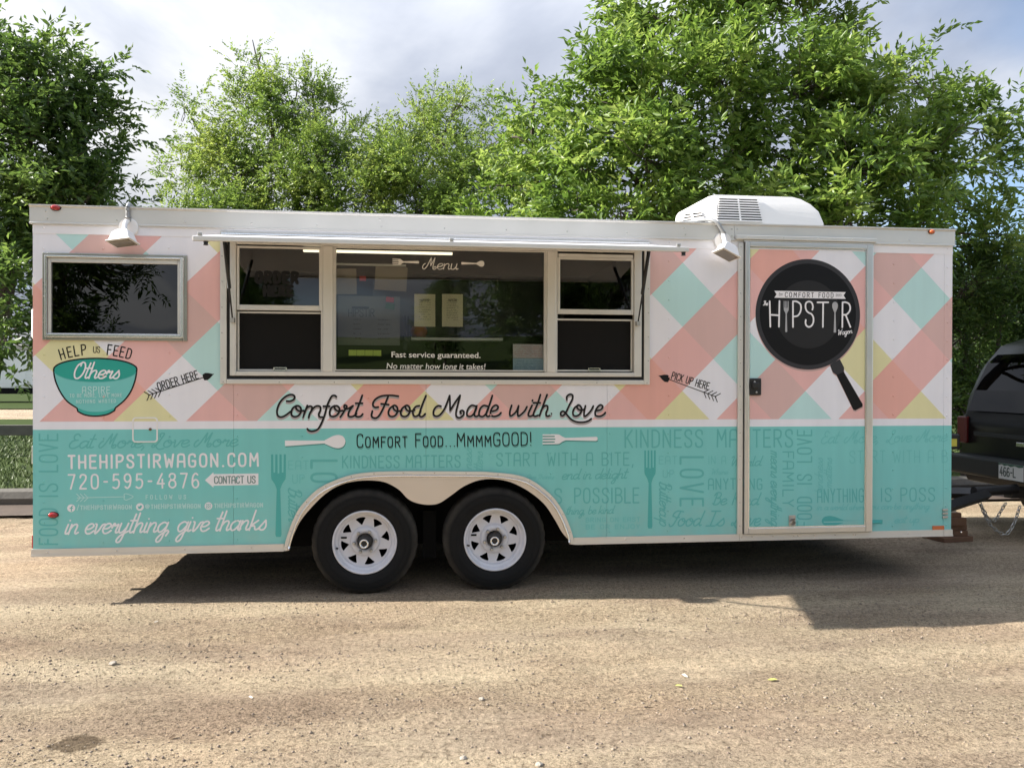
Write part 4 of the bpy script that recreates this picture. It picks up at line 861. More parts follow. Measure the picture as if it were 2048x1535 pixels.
r = Ribbon(TX+.0008, .0055); r.text(CAPS, 'ASPIRE', (165, 786), (220, 786), 13, track=.25); r.build('lettering', M['ink_pale'], BW)
r = Ribbon(TX+.0008, .0036); r.text(CAPS, 'TO BE MORE, LOVE MORE', (140, 794), (244, 793), 6.5, track=.3); r.text(CAPS, 'NOTHING WASTED', (153, 806), (232, 804.5), 6.5, track=.3); r.build('lettering', M['ink_pale'], BW)
# HELP US FEED on an arc
r = Ribbon(TX, .0075)
def arc_word(r, letters, cx, cy, rad, h, w=10):
    for ch, xx in letters:
        th = math.asin((xx-cx)/rad); bx_, by_ = cx+rad*math.sin(th), cy-rad*math.cos(th); ex = np.array([math.cos(th), math.sin(th)]); ww = CAPS[ch][0]*h*.95
        a = np.array([bx_, by_])-ex*ww/2; b = a+ex*ww; r.text(CAPS, ch, tuple(a), tuple(b), h)
arc_word(r, [('H', 127), ('E', 141.5), ('L', 154), ('P', 168.5)], 192, 940, 232, 20); arc_word(r, [('F', 218), ('E', 230.5), ('E', 242.5), ('D', 255.5)], 192, 940, 232, 20)
r.build('lettering', M['ink_black'], T, 'black arched words Help Us Feed')
r = Ribbon(TX, .0045); r.text(CAPS, 'US', (187, 705), (200, 705), 12); r.build('lettering', M['ink_black'], T)
# --- arrows
def arrow(tip, tail, txt, ta, tb, h, flip, lab):
    tip = np.array(tip, float); tail = np.array(tail, float); d = (tail-tip)/np.hypot(*(tail-tip)); n_ = np.array([-d[1], d[0]])
    r = Ribbon(TX, .0055); r.stroke([U(*tip), U(*tail)])
    for k in range(4):
        c = tail-d*(k*8); 
        for s_ in (1, -1): r.stroke([U(*(c-d*2)), U(*(c+d*6+n_*s_*9))])
    r.build('arrow_print', M['ink_black'], T, lab)
    hd = [tip-d*0, tip+d*9+n_*5.5, tip+d*15+n_*7.5, tip+d*21+n_*6, tip+d*22+n_*1, tip+d*22-n_*1, tip+d*21-n_*6, tip+d*15-n_*7.5, tip+d*9-n_*5.5]
    r = Ribbon(TX+.0002, .01); r.poly([U(*p) for p in hd]); r.build('arrow_head', M['ink_black'], T)
    r = Ribbon(TX, .0062); r.text(CAPS, txt, ta, tb, h, track=.17); r.build('lettering', M['ink_black'], T, 'black words '+txt.title())
arrow((427, 748), (297, 790), 'ORDER HERE', (318, 781), (398, 756), 16, 0, 'black arrow pointing right towards the serving window')
arrow((1318, 751), (1432, 793), 'PICK UP HERE', (1342, 757), (1416, 779), 14, 1, 'black arrow pointing left towards the serving window')
# --- frying pan print on the door
PN = bpy.data.objects.new('frying_pan_print', None); link(PN, D); tag(PN, 'black frying pan print with white lettering')
Z6 = zs((1250, 380), 2.926); ZP = zs((1500, 560), 9.309)
pc = U(1613.3, 629); pr = (U(1613, 519)[1]-U(1613, 739)[1])/2
def disc(rad, yo, m_, nm, o=(0, 0)):
    r = Ribbon(yo, .01, DY); r.poly([(pc[0]+o[0]+rad*math.cos(a), pc[1]+o[1]+rad*math.sin(a)) for a in np.linspace(0, 6.28318, 97)[:-1]]); r.build(nm, M[m_], PN)
M['ink_soft'] = mat('ink_soft', (.55, .36, .33), .4)
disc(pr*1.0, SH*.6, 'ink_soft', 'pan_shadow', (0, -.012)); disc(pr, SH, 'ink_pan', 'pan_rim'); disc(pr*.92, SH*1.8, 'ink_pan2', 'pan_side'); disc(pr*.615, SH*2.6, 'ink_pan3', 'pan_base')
hnd = Z6([(1190,1022),(1247,988),(1258,1010),(1272,1038),(1270,1062),(1381,1252),(1379,1266),(1338,1288),(1326,1284),(1228,1082),(1206,1066),(1198,1045)])
r = Ribbon(SH*.8, .01, DY); r.poly([(U(*p)[0]+.002, U(*p)[1]-.01) for p in hnd]); r.build('pan_handle_shadow', M['ink_soft'], PN)
r = Ribbon(SH*1.4, .01, DY); r.poly([U(*p) for p in hnd]); r.build('pan_handle', M['ink_pan2'], PN)
r = Ribbon(SH*2.0, .01, DY); r.poly([U(*p) for p in Z6([(1190,1022),(1247,988),(1258,1010),(1272,1038),(1270,1062),(1228,1082),(1206,1066),(1198,1045)])]); r.build('pan_handle_neck', M['ink_pan'], PN)
r = Ribbon(SH*3.4, .01, DY); r.poly([U(*p) for p in ZP([(425,205),(1750,230),(1710,291),(1750,356),(425,335),(465,270)])]); r.build('banner', M['ink_white'], PN)
r = Ribbon(SH*4.4, .0042, DY); r.text(CAPS, 'COMFORT', (1567, 594.5), (1624, 595.3), 9.3, track=.38); r.text(CAPS, 'FOOD', (1634, 595.4), (1663, 595.8), 9.3, track=.38); r.build('lettering', M['ink_pan'], PN)
r = Ribbon(SH*4.4, .002, DY); r.text(CAPS, 'Est', (1555, 591.5), (1562, 591.5), 5); r.text(CAPS, '2013', (1668, 593), (1679, 593), 4.5); r.build('lettering', M['ink_pan'], PN)
r = Ribbon(SH*3.4, .0115, DY)
for st in [[(338,400),(350,870)],[(520,395),(510,870)],[(345,650),(510,660)],[(770,400),(770,875)],[(770,400),(840,405),(905,450),(920,520),(905,600),(860,665),(800,680),(770,680)],
           [(1130,555),(1140,500),(1120,430),(1070,405),(1015,430),(1002,500),(1020,570),(1060,610),(1110,635),(1145,690),(1150,770),(1125,840),(1070,875),(1020,850),(1003,800),(1008,745)],
           [(1225,420),(1425,420)],[(1330,420),(1325,875)],[(1690,420),(1685,880)],[(1690,420),(1750,418),(1810,450),(1832,520),(1815,590),(1760,645),(1690,650)],[(1750,660),(1835,875)]]:
    r.stroke([U(*p) for p in smooth_px(ZP(st))])
r.build('lettering', M['ink_white'], PN, 'large white hand drawn capitals across the pan')
for kind, a, b, hw in (('fork', (645, 970), (645, 395), 5.4), ('spoon', (1548, 978), (1550, 408), 6.4)): cut_px(kind, ZP([a])[0], ZP([b])[0], hw, 'ink_grey', SH*3.4, PN, plane=DY)
r = Ribbon(SH*3.6, .0042, DY); r.text(SCR, 'The', (1523, 611), (1532.5, 611), 4.4, slant=.25); r.text(SCR, 'Wagon', (1672, 670.5), (1701, 666), 5.2, slant=.25); r.build('lettering', M['ink_white'], PN)

# ------------------------------------------------------------------ small fittings on the side
def riv(mb, x, y, z, rr=.0066):
    n = 6; vs = [(x+rr*math.cos(k*math.pi/3), y, z+rr*math.sin(k*math.pi/3)) for k in range(n)]+[(x+rr*.55*math.cos(k*math.pi/3), y-rr*.7, z+rr*.55*math.sin(k*math.pi/3)) for k in range(n)]
    mb.add(vs, [(k, (k+1) % n, n+(k+1) % n, n+k) for k in range(n)]+[tuple(range(2*n-1, n-1, -1))[::-1]])
rv = MB(); rw = MB()
cols = [U(px, 900)[0] for px in (88, 207, 338.5, 474, 604, 737, 858, 981, 1101, 1220, 1337, 1786, 1893)]
def covered(x, z):
    if WIN[0]-.01 < x < WIN[1]+.01 and WIN[2]-.01 < z < WIN[3]+.01: return True
    if LW[0]-.01 < x < LW[1]+.01 and LW[2]-.01 < z < LW[3]+.01: return True
    if F_OUT[0][0]-.02 < x < F_OUT[-1][0]+.02 and z < arch_top(x)+.02: return True
    if jl-.01 < x < dx1+.02: return True
    return False
for i, x in enumerate(cols):
    z = ZB+.075
    while z < ZT-.13:
        if not covered(x, z): riv(rw, x+random.uniform(-.002, .002), fy(x, z)-(.003 if z > HDR-.004 else 0), z)
        z += .130+random.uniform(-.004, .004)
for k in range(16):
    x = .09+k*.405; riv(rv, x, -.009, ZT-.085); riv(rv, x-.01, -.009, ZT-.04) if k % 5 == 0 else None
    if not (F_OUT[0][0]-.02 < x < F_OUT[-1][0]+.02): riv(rv, x, -.009, ZB+.022)
for d_ in (-.02, .02):
    for zz_ in (ZT-.04, ZT-.085): riv(rv, jx+d_, -.009, zz_)
k = 0
for a, b in zip(band, inn):
    k += 1
    if k % 5 == 2: riv(rv, (a[0]+b[0])/2, -.017, (a[1]+b[1])/2, .005)
for k in range(9): riv(rv, WIN[0]+.02+k*(WIN[1]-WIN[0]-.04)/8, -.014, WIN[2]+.012, .0045); riv(rv, WIN[0]+.02+k*(WIN[1]-WIN[0]-.04)/8, -.014, WIN[3]-.012, .0045)
for k in range(1, 6): riv(rv, WIN[0]+.012, -.014, WIN[2]+k*(WIN[3]-WIN[2])/6, .0045); riv(rv, WIN[1]-.012, -.014, WIN[2]+k*(WIN[3]-WIN[2])/6, .0045)
for k in range(5): riv(rv, LW[0]+.02+k*(LW[1]-LW[0]-.04)/4, -.012, LW[2]+.008, .004); riv(rv, LW[0]+.02+k*(LW[1]-LW[0]-.04)/4, -.012, LW[3]-.008, .004)
for k in range(1, 4): riv(rv, LW[0]+.009, -.012, LW[2]+k*(LW[3]-LW[2])/4, .004); riv(rv, LW[1]-.009, -.012, LW[2]+k*(LW[3]-LW[2])/4, .004)
for k in range(13): riv(rv, (jl+dx0-.006)/2-.002, -.016, ZB+.1+k*.158, .0045)
for k in range(6): riv(rv, dx0+.06+k*.15, -.020, dz0-.02, .005)
for k in range(4): riv(rv, dx0+.02+k*.25, -.034, dz1+.034, .0045)
tag(rv.build('rivets', M['alu_bright'], T), 'small round rivets along the metal trim', kind='stuff')
tag(rw.build('wrapped_rivets', M['wrap'], T), 'rivet heads under the printed wrap', kind='stuff')
def marker(px, py, m_, rx=.028, rz=.017, y=-.009):
    x, z = U(px, py); o = bpy.data.objects.new('marker_light', None); link(o, T)
    mb = MB(); n = 20; vs = []
    for sc, yy in ((1.15, y), (1.15, y-.005)): vs += [(x+rx*sc*math.cos(2*math.pi*k/n), yy, z+rz*sc*math.sin(2*math.pi*k/n)) for k in range(n)]
    mb.add(vs, [(k, (k+1) % n, n+(k+1) % n, n+k) for k in range(n)]+[tuple(range(n, 2*n))]); mb.build('marker_base', M['black'] if m_ == 'red' else M['rust'], o, fixn=True)
    mb = MB(); vs = []
    for sc, yy in ((1, y-.005), (.95, y-.013), (.7, y-.019), (.3, y-.022)): vs += [(x+rx*sc*math.cos(2*math.pi*k/n), yy, z+rz*sc*math.sin(2*math.pi*k/n)) for k in range(n)]
    mb.add(vs, [(j*n+k, j*n+(k+1) % n, (j+1)*n+(k+1) % n, (j+1)*n+k) for j in range(3) for k in range(n)]+[tuple(range(3*n, 4*n))]); mb.build('marker_lens', M[m_], o, smooth=True, fixn=True)
    return o
tag(marker(113, 416, 'red'), 'red marker light on the top rail'); tag(marker(107, 1029, 'red', y=0), 'red marker light low on the teal side'); tag(marker(1861, 464, 'amber', .022, .015), 'amber marker light at the front end')
x, z = U(1876, 1055); box('reflector', M['amber'], T, x-.045, x+.045, -.006, -.0005, z-.016, z+.016, .003)
x, z = U(1889, 1025)
for k in range(3): MB().box(x-.02, x+.02, -.012, -.001, z-.035+.025*k, z-.02+.025*k).build('corner_hinge', M['steel'], T, bevel=.002)
# small access hatch with lock
hx0, hz1 = U(265, 834); hx1, hz0 = U(316, 884)
def rrect(x0, x1, z0, z1, r_, n=5):
    P = []
    for cx, cz, a0 in ((x1-r_, z1-r_, 0), (x0+r_, z1-r_, 90), (x0+r_, z0+r_, 180), (x1-r_, z0+r_, 270)):
        for k in range(n+1): a = R(a0+90*k/n); P.append((cx+r_*math.cos(a), cz+r_*math.sin(a)))
    return P
AH = MB().prism_xz([rrect(hx0, hx1, hz0, hz1, .02), rrect(hx0+.008, hx1-.008, hz0+.008, hz1-.008, .014)], -.006, -.0005).build('access_hatch', M['plastic'], T, bevel=.002)
MB().prism_xz([rrect(hx0+.008, hx1-.008, hz0+.008, hz1-.008, .014)], -.003, -.0006).build('hatch_door', M['wrap'], AH)
x, z = U(301, 858); MB().lathe_y([(.009, -.003), (.009, -.008), (.001, -.009)], (x, 0, z), 14).build('hatch_lock', M['rust'], AH)
# rear door hardware at the left end
MB().tube([(-.002, .05, U(60, 610)[1]), (-.02, .05, U(60, 618)[1]), (-.02, .05, U(60, 672)[1]), (-.002, .05, U(60, 680)[1])], .008, 8).build('grab_handle', M['white'], T, smooth=True)
box('rear_hinge', M['alu'], T, -.016, -.002, .02, .06, U(60, 928)[1], U(60, 892)[1], .003)
box('tail_light', M['red'], T, -.02, -.002, .03, .12, U(60, 1098)[1], U(60, 1072)[1], .004)
box('rear_bar', M['alu'], T, -.012, -.002, .02, .04, U(60, 590)[1], U(60, 555)[1], .002)

def floodlight(pc_, dvec, uvec, conduit, lab):
    o = bpy.data.objects.new('floodlight', None); link(o, T); tag(o, lab); x, z = U(*pc_)
    MB().lathe_y([(.060, -.003), (.060, -.016), (.055, -.020), (.001, -.020)], (x, 0, z), 28).build('mounting_plate', M['plastic'], o, bevel=.002)
    MB().tube([(x, -.02, z+.045), (x-.004, -.05, z+.02), (x-.006, -.085, z-.045)], .016, 10, rr=[.018, .015, .014]).build('arm', M['plastic'], o, smooth=True)
    # lamp head: flared box, lens looking down and a little to one side
    c = Vector((x-.002, -.105, z-.082)); d = Vector(dvec).normalized(); u_ = Vector(uvec); u_ = (u_-d*u_.dot(d)).normalized(); v_ = d.cross(u_)
    def ring(t, a, b): return [c+d*t+u_*a*sx+v_*b*sy for sx, sy in ((-1, -1), (1, -1), (1, 1), (-1, 1))]
    vs = ring(-.055, .030, .022)+ring(-.035, .050, .038)+ring(.018, .066, .052)+ring(.022, .078, .062)+ring(.030, .078, .062); fs = [(3, 2, 1, 0)]
    for j in range(4):
        for k in range(4): fs.append((j*4+k, j*4+(k+1) % 4, (j+1)*4+(k+1) % 4, (j+1)*4+k))
    fs.append((16, 17, 18, 19)); MB().add(vs, fs).build('lamp_head', M['plastic'], o, bevel=.004, fixn=True)
    MB().add(ring(.0305, .064, .048)+ring(.034, .064, .048), [(0, 1, 5, 4), (1, 2, 6, 5), (2, 3, 7, 6), (3, 0, 4, 7), (4, 5, 6, 7)]).build('lens', M['lens'], o, fixn=True)
    MB().tube([(x, -.022, z+.035), (x, -.024, z+.062)], .019, 10).build('conduit_nut', M['conduit'], o, smooth=True)
    MB().tube(catmull3([(x, -.024, z+.06)]+conduit(x, z), 6), .0125, 10).build('conduit', M['conduit'], o, smooth=True)
def catmull3(pts, n):
    P = [np.array(p, float) for p in pts]; out = []
    for i in range(len(P)-1):
        p0 = P[i-1] if i else 2*P[0]-P[1]; p1, p2 = P[i], P[i+1]; p3 = P[i+2] if i+2 < len(P) else 2*P[-1]-P[-2]
        for k in range(n):
            t = k/n; out.append(tuple(.5*((2*p1)+(-p0+p2)*t+(2*p0-5*p1+4*p2-p3)*t*t+(-p0+3*p1-3*p2+p3)*t**3)))
    out.append(tuple(P[-1])); return out
floodlight((258, 456), (.06, -.22, -1), (1, -.22, .12), lambda x, z: [(x, -.030, z+.12), (x, -.028, ZT-.01), (x, .0, ZT+.018), (x, .06, ZT+.014), (x, .2, ZT+.01)], 'white floodlight above the dark left window')
floodlight((1443.5, 483), (-.36, -.24, -1), (1, .25, -.36), lambda x, z: [(x-.005, -.030, ZT-.06), (x-.05, -.03, ZT+.0), (x-.11, .02, ZT+.025), (x-.2, .10, ZT+.02), (x-.35, .15, ZT+.01), (x-.6, .2, ZT+.008)], 'white floodlight left of the entry door')

# rooftop air conditioner
AC = bpy.data.objects.new('air_conditioner', None); link(AC, T); YA = .95
def ax(px, py): p = F(px, py, YA); return p[0], p[2]
xl, zl = ax(1367, 447); xr, zr_ = ax(1648, 450); zt_ = ax(1500, 388)[1]; zbse = ZT-.008; hgt = zt_-zbse; xg0, xg1 = ax(1428, 400)[0], ax(1525, 400)[0]
prof = [(xl, .50), (xl+.012, .66), (xl+.03, .72), (ax(1424, 390)[0], .97), (ax(1436, 389)[0], 1.0), (ax(1592, 388)[0], 1.0), (ax(1608, 392)[0], .96), (ax(1626, 404)[0], .86), (ax(1640, 422)[0], .72), (xr, .5)]
vs = []
for x, t in prof:
    inset = 0
    cham = max(0, (ax(1428, 400)[0]-x))*.9
    for yy, s_ in ((YA+cham*.9, 1), (YA+.07*t+cham*.9, 1)):
        pass
bm = bmesh.new()
def acp(x, t, side):
    cham = max(0, (xg0-x))*.85; y = YA+cham+.10*t**3*.6; return (x+(.20 if side == 1 and x < xg0+.01 else 0), y if side == 0 else 2*YA+.72-y, zbse+hgt*t)
for x, t in prof:
    for s_ in (0, 1):
        bm.verts.new(acp(x, 0, s_)); bm.verts.new(acp(x, t, s_))
        bm.verts.new(acp(x, t*.8, s_))
bmesh.ops.convex_hull(bm, input=bm.verts)
me = bpy.data.meshes.new('shroud'); bm.to_mesh(me); bm.free(); me.materials.append(M['plastic']); o = bpy.data.objects.new('shroud', me); link(o, AC)
m_ = o.modifiers.new('bevel', 'BEVEL'); m_.width = .012; m_.segments = 3; m_.limit_method = 'ANGLE'; m_.angle_limit = R(25)
for p in me.polygons: p.use_smooth = False
# grille: dark recess, slats and a centre bar, on the side facing the lane and on the angled end
def facept(x, t, off): 
    p = acp(x, t, 0); return (p[0]-off*(.6 if x < xg0 else 0), p[1]-off, p[2])
def grille(xa, xb, t0, t1, nsl, parent):
    MB().add([facept(xa, t0, .006), facept(xb, t0, .006), facept(xb-.03, t1, .006), facept(xa+.03, t1, .006)], [(0, 1, 2, 3)]).build('grille_recess', M['black'], parent)
    for k in range(nsl+1):
        t = t0+(t1-t0)*k/nsl; e = .03*(k/nsl); w_ = (t1-t0)/nsl*.22
        vs = [facept(xa+e-.004, t-w_, .006), facept(xb-e+.004, t-w_, .006), facept(xb-e+.004, t+w_, .006), facept(xa+e-.004, t+w_, .006), facept(xa+e-.004, t-w_, .018), facept(xb-e+.004, t-w_, .018), facept(xb-e+.004, t+w_, .018), facept(xa+e-.004, t+w_, .018)]
        MB().add(vs, [(4, 5, 6, 7), (0, 4, 7, 3), (5, 1, 2, 6), (7, 6, 2, 3), (0, 1, 5, 4)]).build('slat', M['plastic'], parent, fixn=True)
    xm = (xa+xb)/2
    MB().add([facept(xm-.008, t0, .0195), facept(xm+.008, t0, .0195), facept(xm+.002, t1, .0195), facept(xm-.012, t1, .0195)], [(0, 1, 2, 3)]).build('grille_bar', M['plastic'], parent)
grille(xg0+.03, xg1, .50, .93, 9, AC); grille(xl+.045, xg0-.05, .46, .68, 4, AC)

# ------------------------------------------------------------------ inside the window bank
def paper(name, x0, x1, z0, z1, y, m_, label, group=None, tilt=0, th=.0008):
    c = ((x0+x1)/2, y, (z0+z1)/2); w_, h_ = (x1-x0)/2, (z1-z0)/2
    o = MB().box(-w_, w_, -th/2, th/2, -h_, h_).build(name, m_, loc=c); o.rotation_euler = (0, R(tilt), 0); tag(o, label, name.replace('_', ' '), group); return o
pc_cream = mat('cream_paper', (.66, .60, .42), .8, var=.04); pc_brown = mat('kraft_paper', (.30, .25, .18), .85, var=.1); pc_green = mat('lime_note', (.55, .68, .12), .8); pc_red = mat('red_card', (.55, .05, .05), .7)
pc_pink = mat('pale_pink_form', (.62, .55, .55), .8); pc_blue = mat('pale_blue_form', (.38, .52, .62), .8); pc_ink = mat('small_print', (.10, .09, .07), .8); pc_green2 = mat('green_card', (.05, .14, .06), .7)
def PR(a, b, t, d, Y=.02): p = F(a, (t+d)/2, Y); q = F(b, (t+d)/2, Y); m1 = (a+b)/2; return p[0], q[0], F(m1, d, Y)[2], F(m1, t, Y)[2]
def lines(parent, r_, y, n_, m_=pc_ink, hw=.0011, seed=1):
    x0, x1, z0, z1 = r_; rr = random.Random(seed); mb = MB(); cx, cz = parent.location.x, parent.location.z
    for k in range(n_):
        z = z1-(z1-z0)*(k+.5)/n_; x = x0
        while x < x1:
            L = rr.uniform(.004, .014); e = min(x+L, x1)
            if rr.random() < .82: mb.add([(x-cx, y-parent.location.y, z-cz-hw), (e-cx, y-parent.location.y, z-cz-hw), (e-cx, y-parent.location.y, z-cz+hw), (x-cx, y-parent.location.y, z-cz+hw)], [(0, 1, 2, 3)])
            x = e+.003
    mb.build('printed_lines', m_, parent)
for i, (a, b) in enumerate(((828.5, 870.5), (884, 925.7))):
    q = PR(a, b, 588, 653); o = paper('menu_sheet', *q, .020, pc_cream, ('cream menu sheet taped inside the glass, left of the pair' if i == 0 else 'cream menu sheet taped inside the glass, right of the pair with denser text'), 'menu sheets taped to the middle window')
    lines(o, (q[0]+.03, q[1]-.03, q[2]+.04, q[3]-.03), .0185, 13 if i else 9, seed=i); r = Ribbon(0, .002, .0185)
    r.text(CAPS, 'HIPSTIR', (a+13, 603), (b-12, 603), 5, track=.2, Yp=.02); t_ = r.build('lettering', pc_ink, o); t_.location = -o.location
q = PR(1026, 1089, 688, 716); o = paper('permit', *q, .020, pc_pink, 'pale pink permit form in the lower right corner of the middle window', 'permits taped to the glass'); lines(o, (q[0]+.012, q[1]-.02, q[2]+.01, q[3]-.012), .0185, 6, pc_red, .0008, 5)
q = PR(1026, 1089, 716.6, 741); o = paper('permit', *q, .020, pc_blue, 'pale blue permit form directly under the pink one', 'permits taped to the glass'); lines(o, (q[0]+.012, q[1]-.02, q[2]+.01, q[3]-.012), .0185, 6, mat('blue_ink', (.05, .09, .25), .8), .0008, 8)
pos = ['leftmost', 'second from left', 'third from left', 'rightmost']
for k in range(4):
    q = PR(697.3+16.4*k, 713.1+16.4*k, 699.4+.2*k, 710.8+.2*k); paper('sticky_note', *q, .021, pc_green, f'lime green sticky note, {pos[k]} of the row of four on the window', 'lime sticky notes on the window')
q = PR(668, 713, 537, 588, .12); paper('paper_bag', *q, .12, pc_brown, 'kraft paper hanging inside behind the left mullion', 'kraft papers hanging inside', -1)
q = PR(750, 814, 532, 581, .12); paper('paper_bag', *q, .12, pc_brown, 'wide tilted kraft paper hanging in the middle window', 'kraft papers hanging inside', 3)
q = PR(719, 732, 552, 562, .14); paper('card', *q, .14, pc_red, 'small red card between the two hanging kraft papers')
q = PR(772, 788, 594, 604, .14); paper('card', *q, .14, pc_red, 'small red card under the wide kraft paper', tilt=6)
q = PR(771, 789, 607, 618, .14); paper('card', *q, .14, pc_green2, 'small dark green card below the red one', tilt=8)
q = PR(676, 800, 592, 690, .16); bd = paper('menu_board', *q, .16, mat('grey_board', (.17, .17, .155), .6, var=.1), 'large grey menu board inside the middle window behind the sticky notes')
lines(bd, (q[0]+.10, q[0]+.15, q[2]+.03, q[3]-.14), .1585, 5, pc_ink, .003, 3); lines(bd, (q[0]+.26, q[0]+.34, q[2]+.03, q[3]-.14), .1585, 5, pc_ink, .003, 4)
r = Ribbon(0, .0042, .157); r.text(CAPS, 'HIPSTIR', (697, 633), (749, 633), 15, track=.12, Yp=.16); t_ = r.build('lettering', M['ink_black'], bd); t_.location = -bd.location
q = PR(704, 738, 613, 617, .155); pq = MB().box(q[0], q[1], .154, .156, q[2], q[3]).build('banner', M['ink_black'], bd); pq.location = -bd.location
box('ticket_rail', M['alu_trim'], SW, F(640, 528, .12)[0], F(812, 530, .12)[0], .108, .119, F(700, 531, .12)[2], F(700, 527, .12)[2])
sz = F(900, 677, .25)[2]; sh = box('wall_shelf', M['alu_trim'], SW, F(822, 677, .25)[0], F(1006, 677, .25)[0], .25, .40, sz-.012, sz+.008, .002)
tag(sh, 'pale shelf seen through the middle window')
pt = MB(); px_ = F(838, 660, .3)[0]; pt2 = [(0.001, 0), (.042, .0), (.058, .03), (.056, .055), (.045, .075), (.03, .08), (.001, .08)]
vs = []; n = 16
for r_, z_ in pt2: vs += [(r_*math.cos(2*math.pi*k/n), r_*math.sin(2*math.pi*k/n), z_) for k in range(n)]
pt.add(vs, [(j*n+k, j*n+(k+1) % n, (j+1)*n+(k+1) % n, (j+1)*n+k) for j in range(len(pt2)-1) for k in range(n)])
o = pt.build('clay_pot', mat('terracotta', (.38, .12, .04), .6), smooth=True, loc=(px_, .32, sz+.009)); tag(o, 'round orange clay pot on the left end of the inside shelf', 'pot')
for px0, t0, d0, lab in ((810.5, 631, 684, 'black handled tool hanging inside, left of the pair'), (816.5, 632, 672, 'black handled tool hanging inside, right of the pair')):
    p_ = F(px0, t0, .2); q_ = F(px0, d0, .2); o = MB().box(-.006, .006, -.004, .004, -(p_[2]-q_[2]), 0).box(-.014, .014, -.003, .003, -(p_[2]-q_[2])-.05, -(p_[2]-q_[2])).build('kitchen_tool', M['black'], loc=(p_[0], .2, p_[2])); tag(o, lab, 'tool', 'tools hanging inside the window')
tl = box('tube_light', M['tube'], SW, F(606, 500, .10)[0], F(905, 506, .10)[0], .10, .125, F(750, 506, .10)[2], F(750, 501, .10)[2], .004)
# lettering on the glass
GP = .0085
r = Ribbon(0, .0052, GP); r.text(SCR, 'Menu', (846, 537.5), (916, 538.5), 11.5, slant=.1); r.build('lettering', M['ink_glass'], SW, 'white script word Menu')
cut_px('fork', (838, 524), (785, 523), 6, 'ink_glass', 0, SW, plane=GP, label='small white fork'); cut_px('spoon', (923, 526), (969, 527), 6, 'ink_glass', 0, SW, plane=GP, label='small white spoon')
def font_text(s_, p0, p1, cap, m_, label, shear=0, offset=0):
    cu = bpy.data.curves.new('t', 'FONT'); cu.body = s_; cu.size = 1; cu.shear = shear; cu.offset = offset; ob = bpy.data.objects.new('t', cu); SC.collection.objects.link(ob)
    dg = bpy.context.evaluated_depsgraph_get(); me = bpy.data.meshes.new_from_object(ob.evaluated_get(dg)); bpy.data.objects.remove(ob); me.name = 'lettering'
    co = np.empty(len(me.vertices)*3, np.float32); me.vertices.foreach_get('co', co); co = co.reshape(-1, 3); xmax, xmin = co[:, 0].max(), co[:, 0].min()
    a = F(*p0, GP); b = F(*p1, GP); hh = cap*PXM/.73; out = np.empty_like(co); t = (co[:, 0]-xmin)/(xmax-xmin)
    out[:, 0] = a[0]+(b[0]-a[0])*t; out[:, 1] = GP; out[:, 2] = a[2]+(b[2]-a[2])*t+co[:, 1]*hh; me.vertices.foreach_set('co', out.ravel()); me.update()
    me.materials.clear(); me.materials.append(m_); o = bpy.data.objects.new('lettering', me); link(o, SW); tag(o, label)
font_text('Fast service guaranteed.', (783, 714), (961, 715.5), 11.5, M['ink_glass'], 'white words Fast service guaranteed', 0, .012)
font_text('No matter how long it takes!', (773, 737), (971, 738.5), 12, M['ink_glass'], 'white words No matter how long it takes', .12, .008)
r = Ribbon(0, .022, GP); r.text(CAPS, 'ORDER', (512, 564), (595, 565), 20, track=.3); r.text(CAPS, 'HERE', (528, 590), (584, 590), 18, track=.3); r.build('lettering', M['ink_black'], SW, 'bold black words Order Here on the upper left pane')

# ------------------------------------------------------------------ tongue, jack, chains
for s_ in (0, 1):
    y0 = .45 if s_ == 0 else TWD-.45
    MB().tube([(TL-.05, y0, .34), (7.28, TWD/2+(.05 if s_ else -.05), .40)], .05, 4).build('tongue_beam', M['black'], T)
MB().tube([(7.2, TWD/2, .42), (7.6, TWD/2, .44)], .045, 8).build('coupler', M['black'], T, bevel=.004)
jxp = 6.93
MB().tube([(jxp, TWD/2, .27), (jxp, TWD/2, .85)], .030, 12).build('jack_post', M['steel'], T, smooth=True)
MB().box(jxp-.06, jxp+.06, TWD/2-.06, TWD/2+.06, .255, .27).build('jack_foot', M['steel'], T)
jm = MB().box(jxp-.07, jxp+.09, TWD/2-.07, TWD/2+.07, .80, .93).build('jack_housing', M['black'], T, bevel=.012)
box('yellow_label', mat('yellow_label', (.62, .55, .08), .6), jm, jxp-.06, jxp+.055, TWD/2-.073, TWD/2-.0705, .825, .89)
LM = None
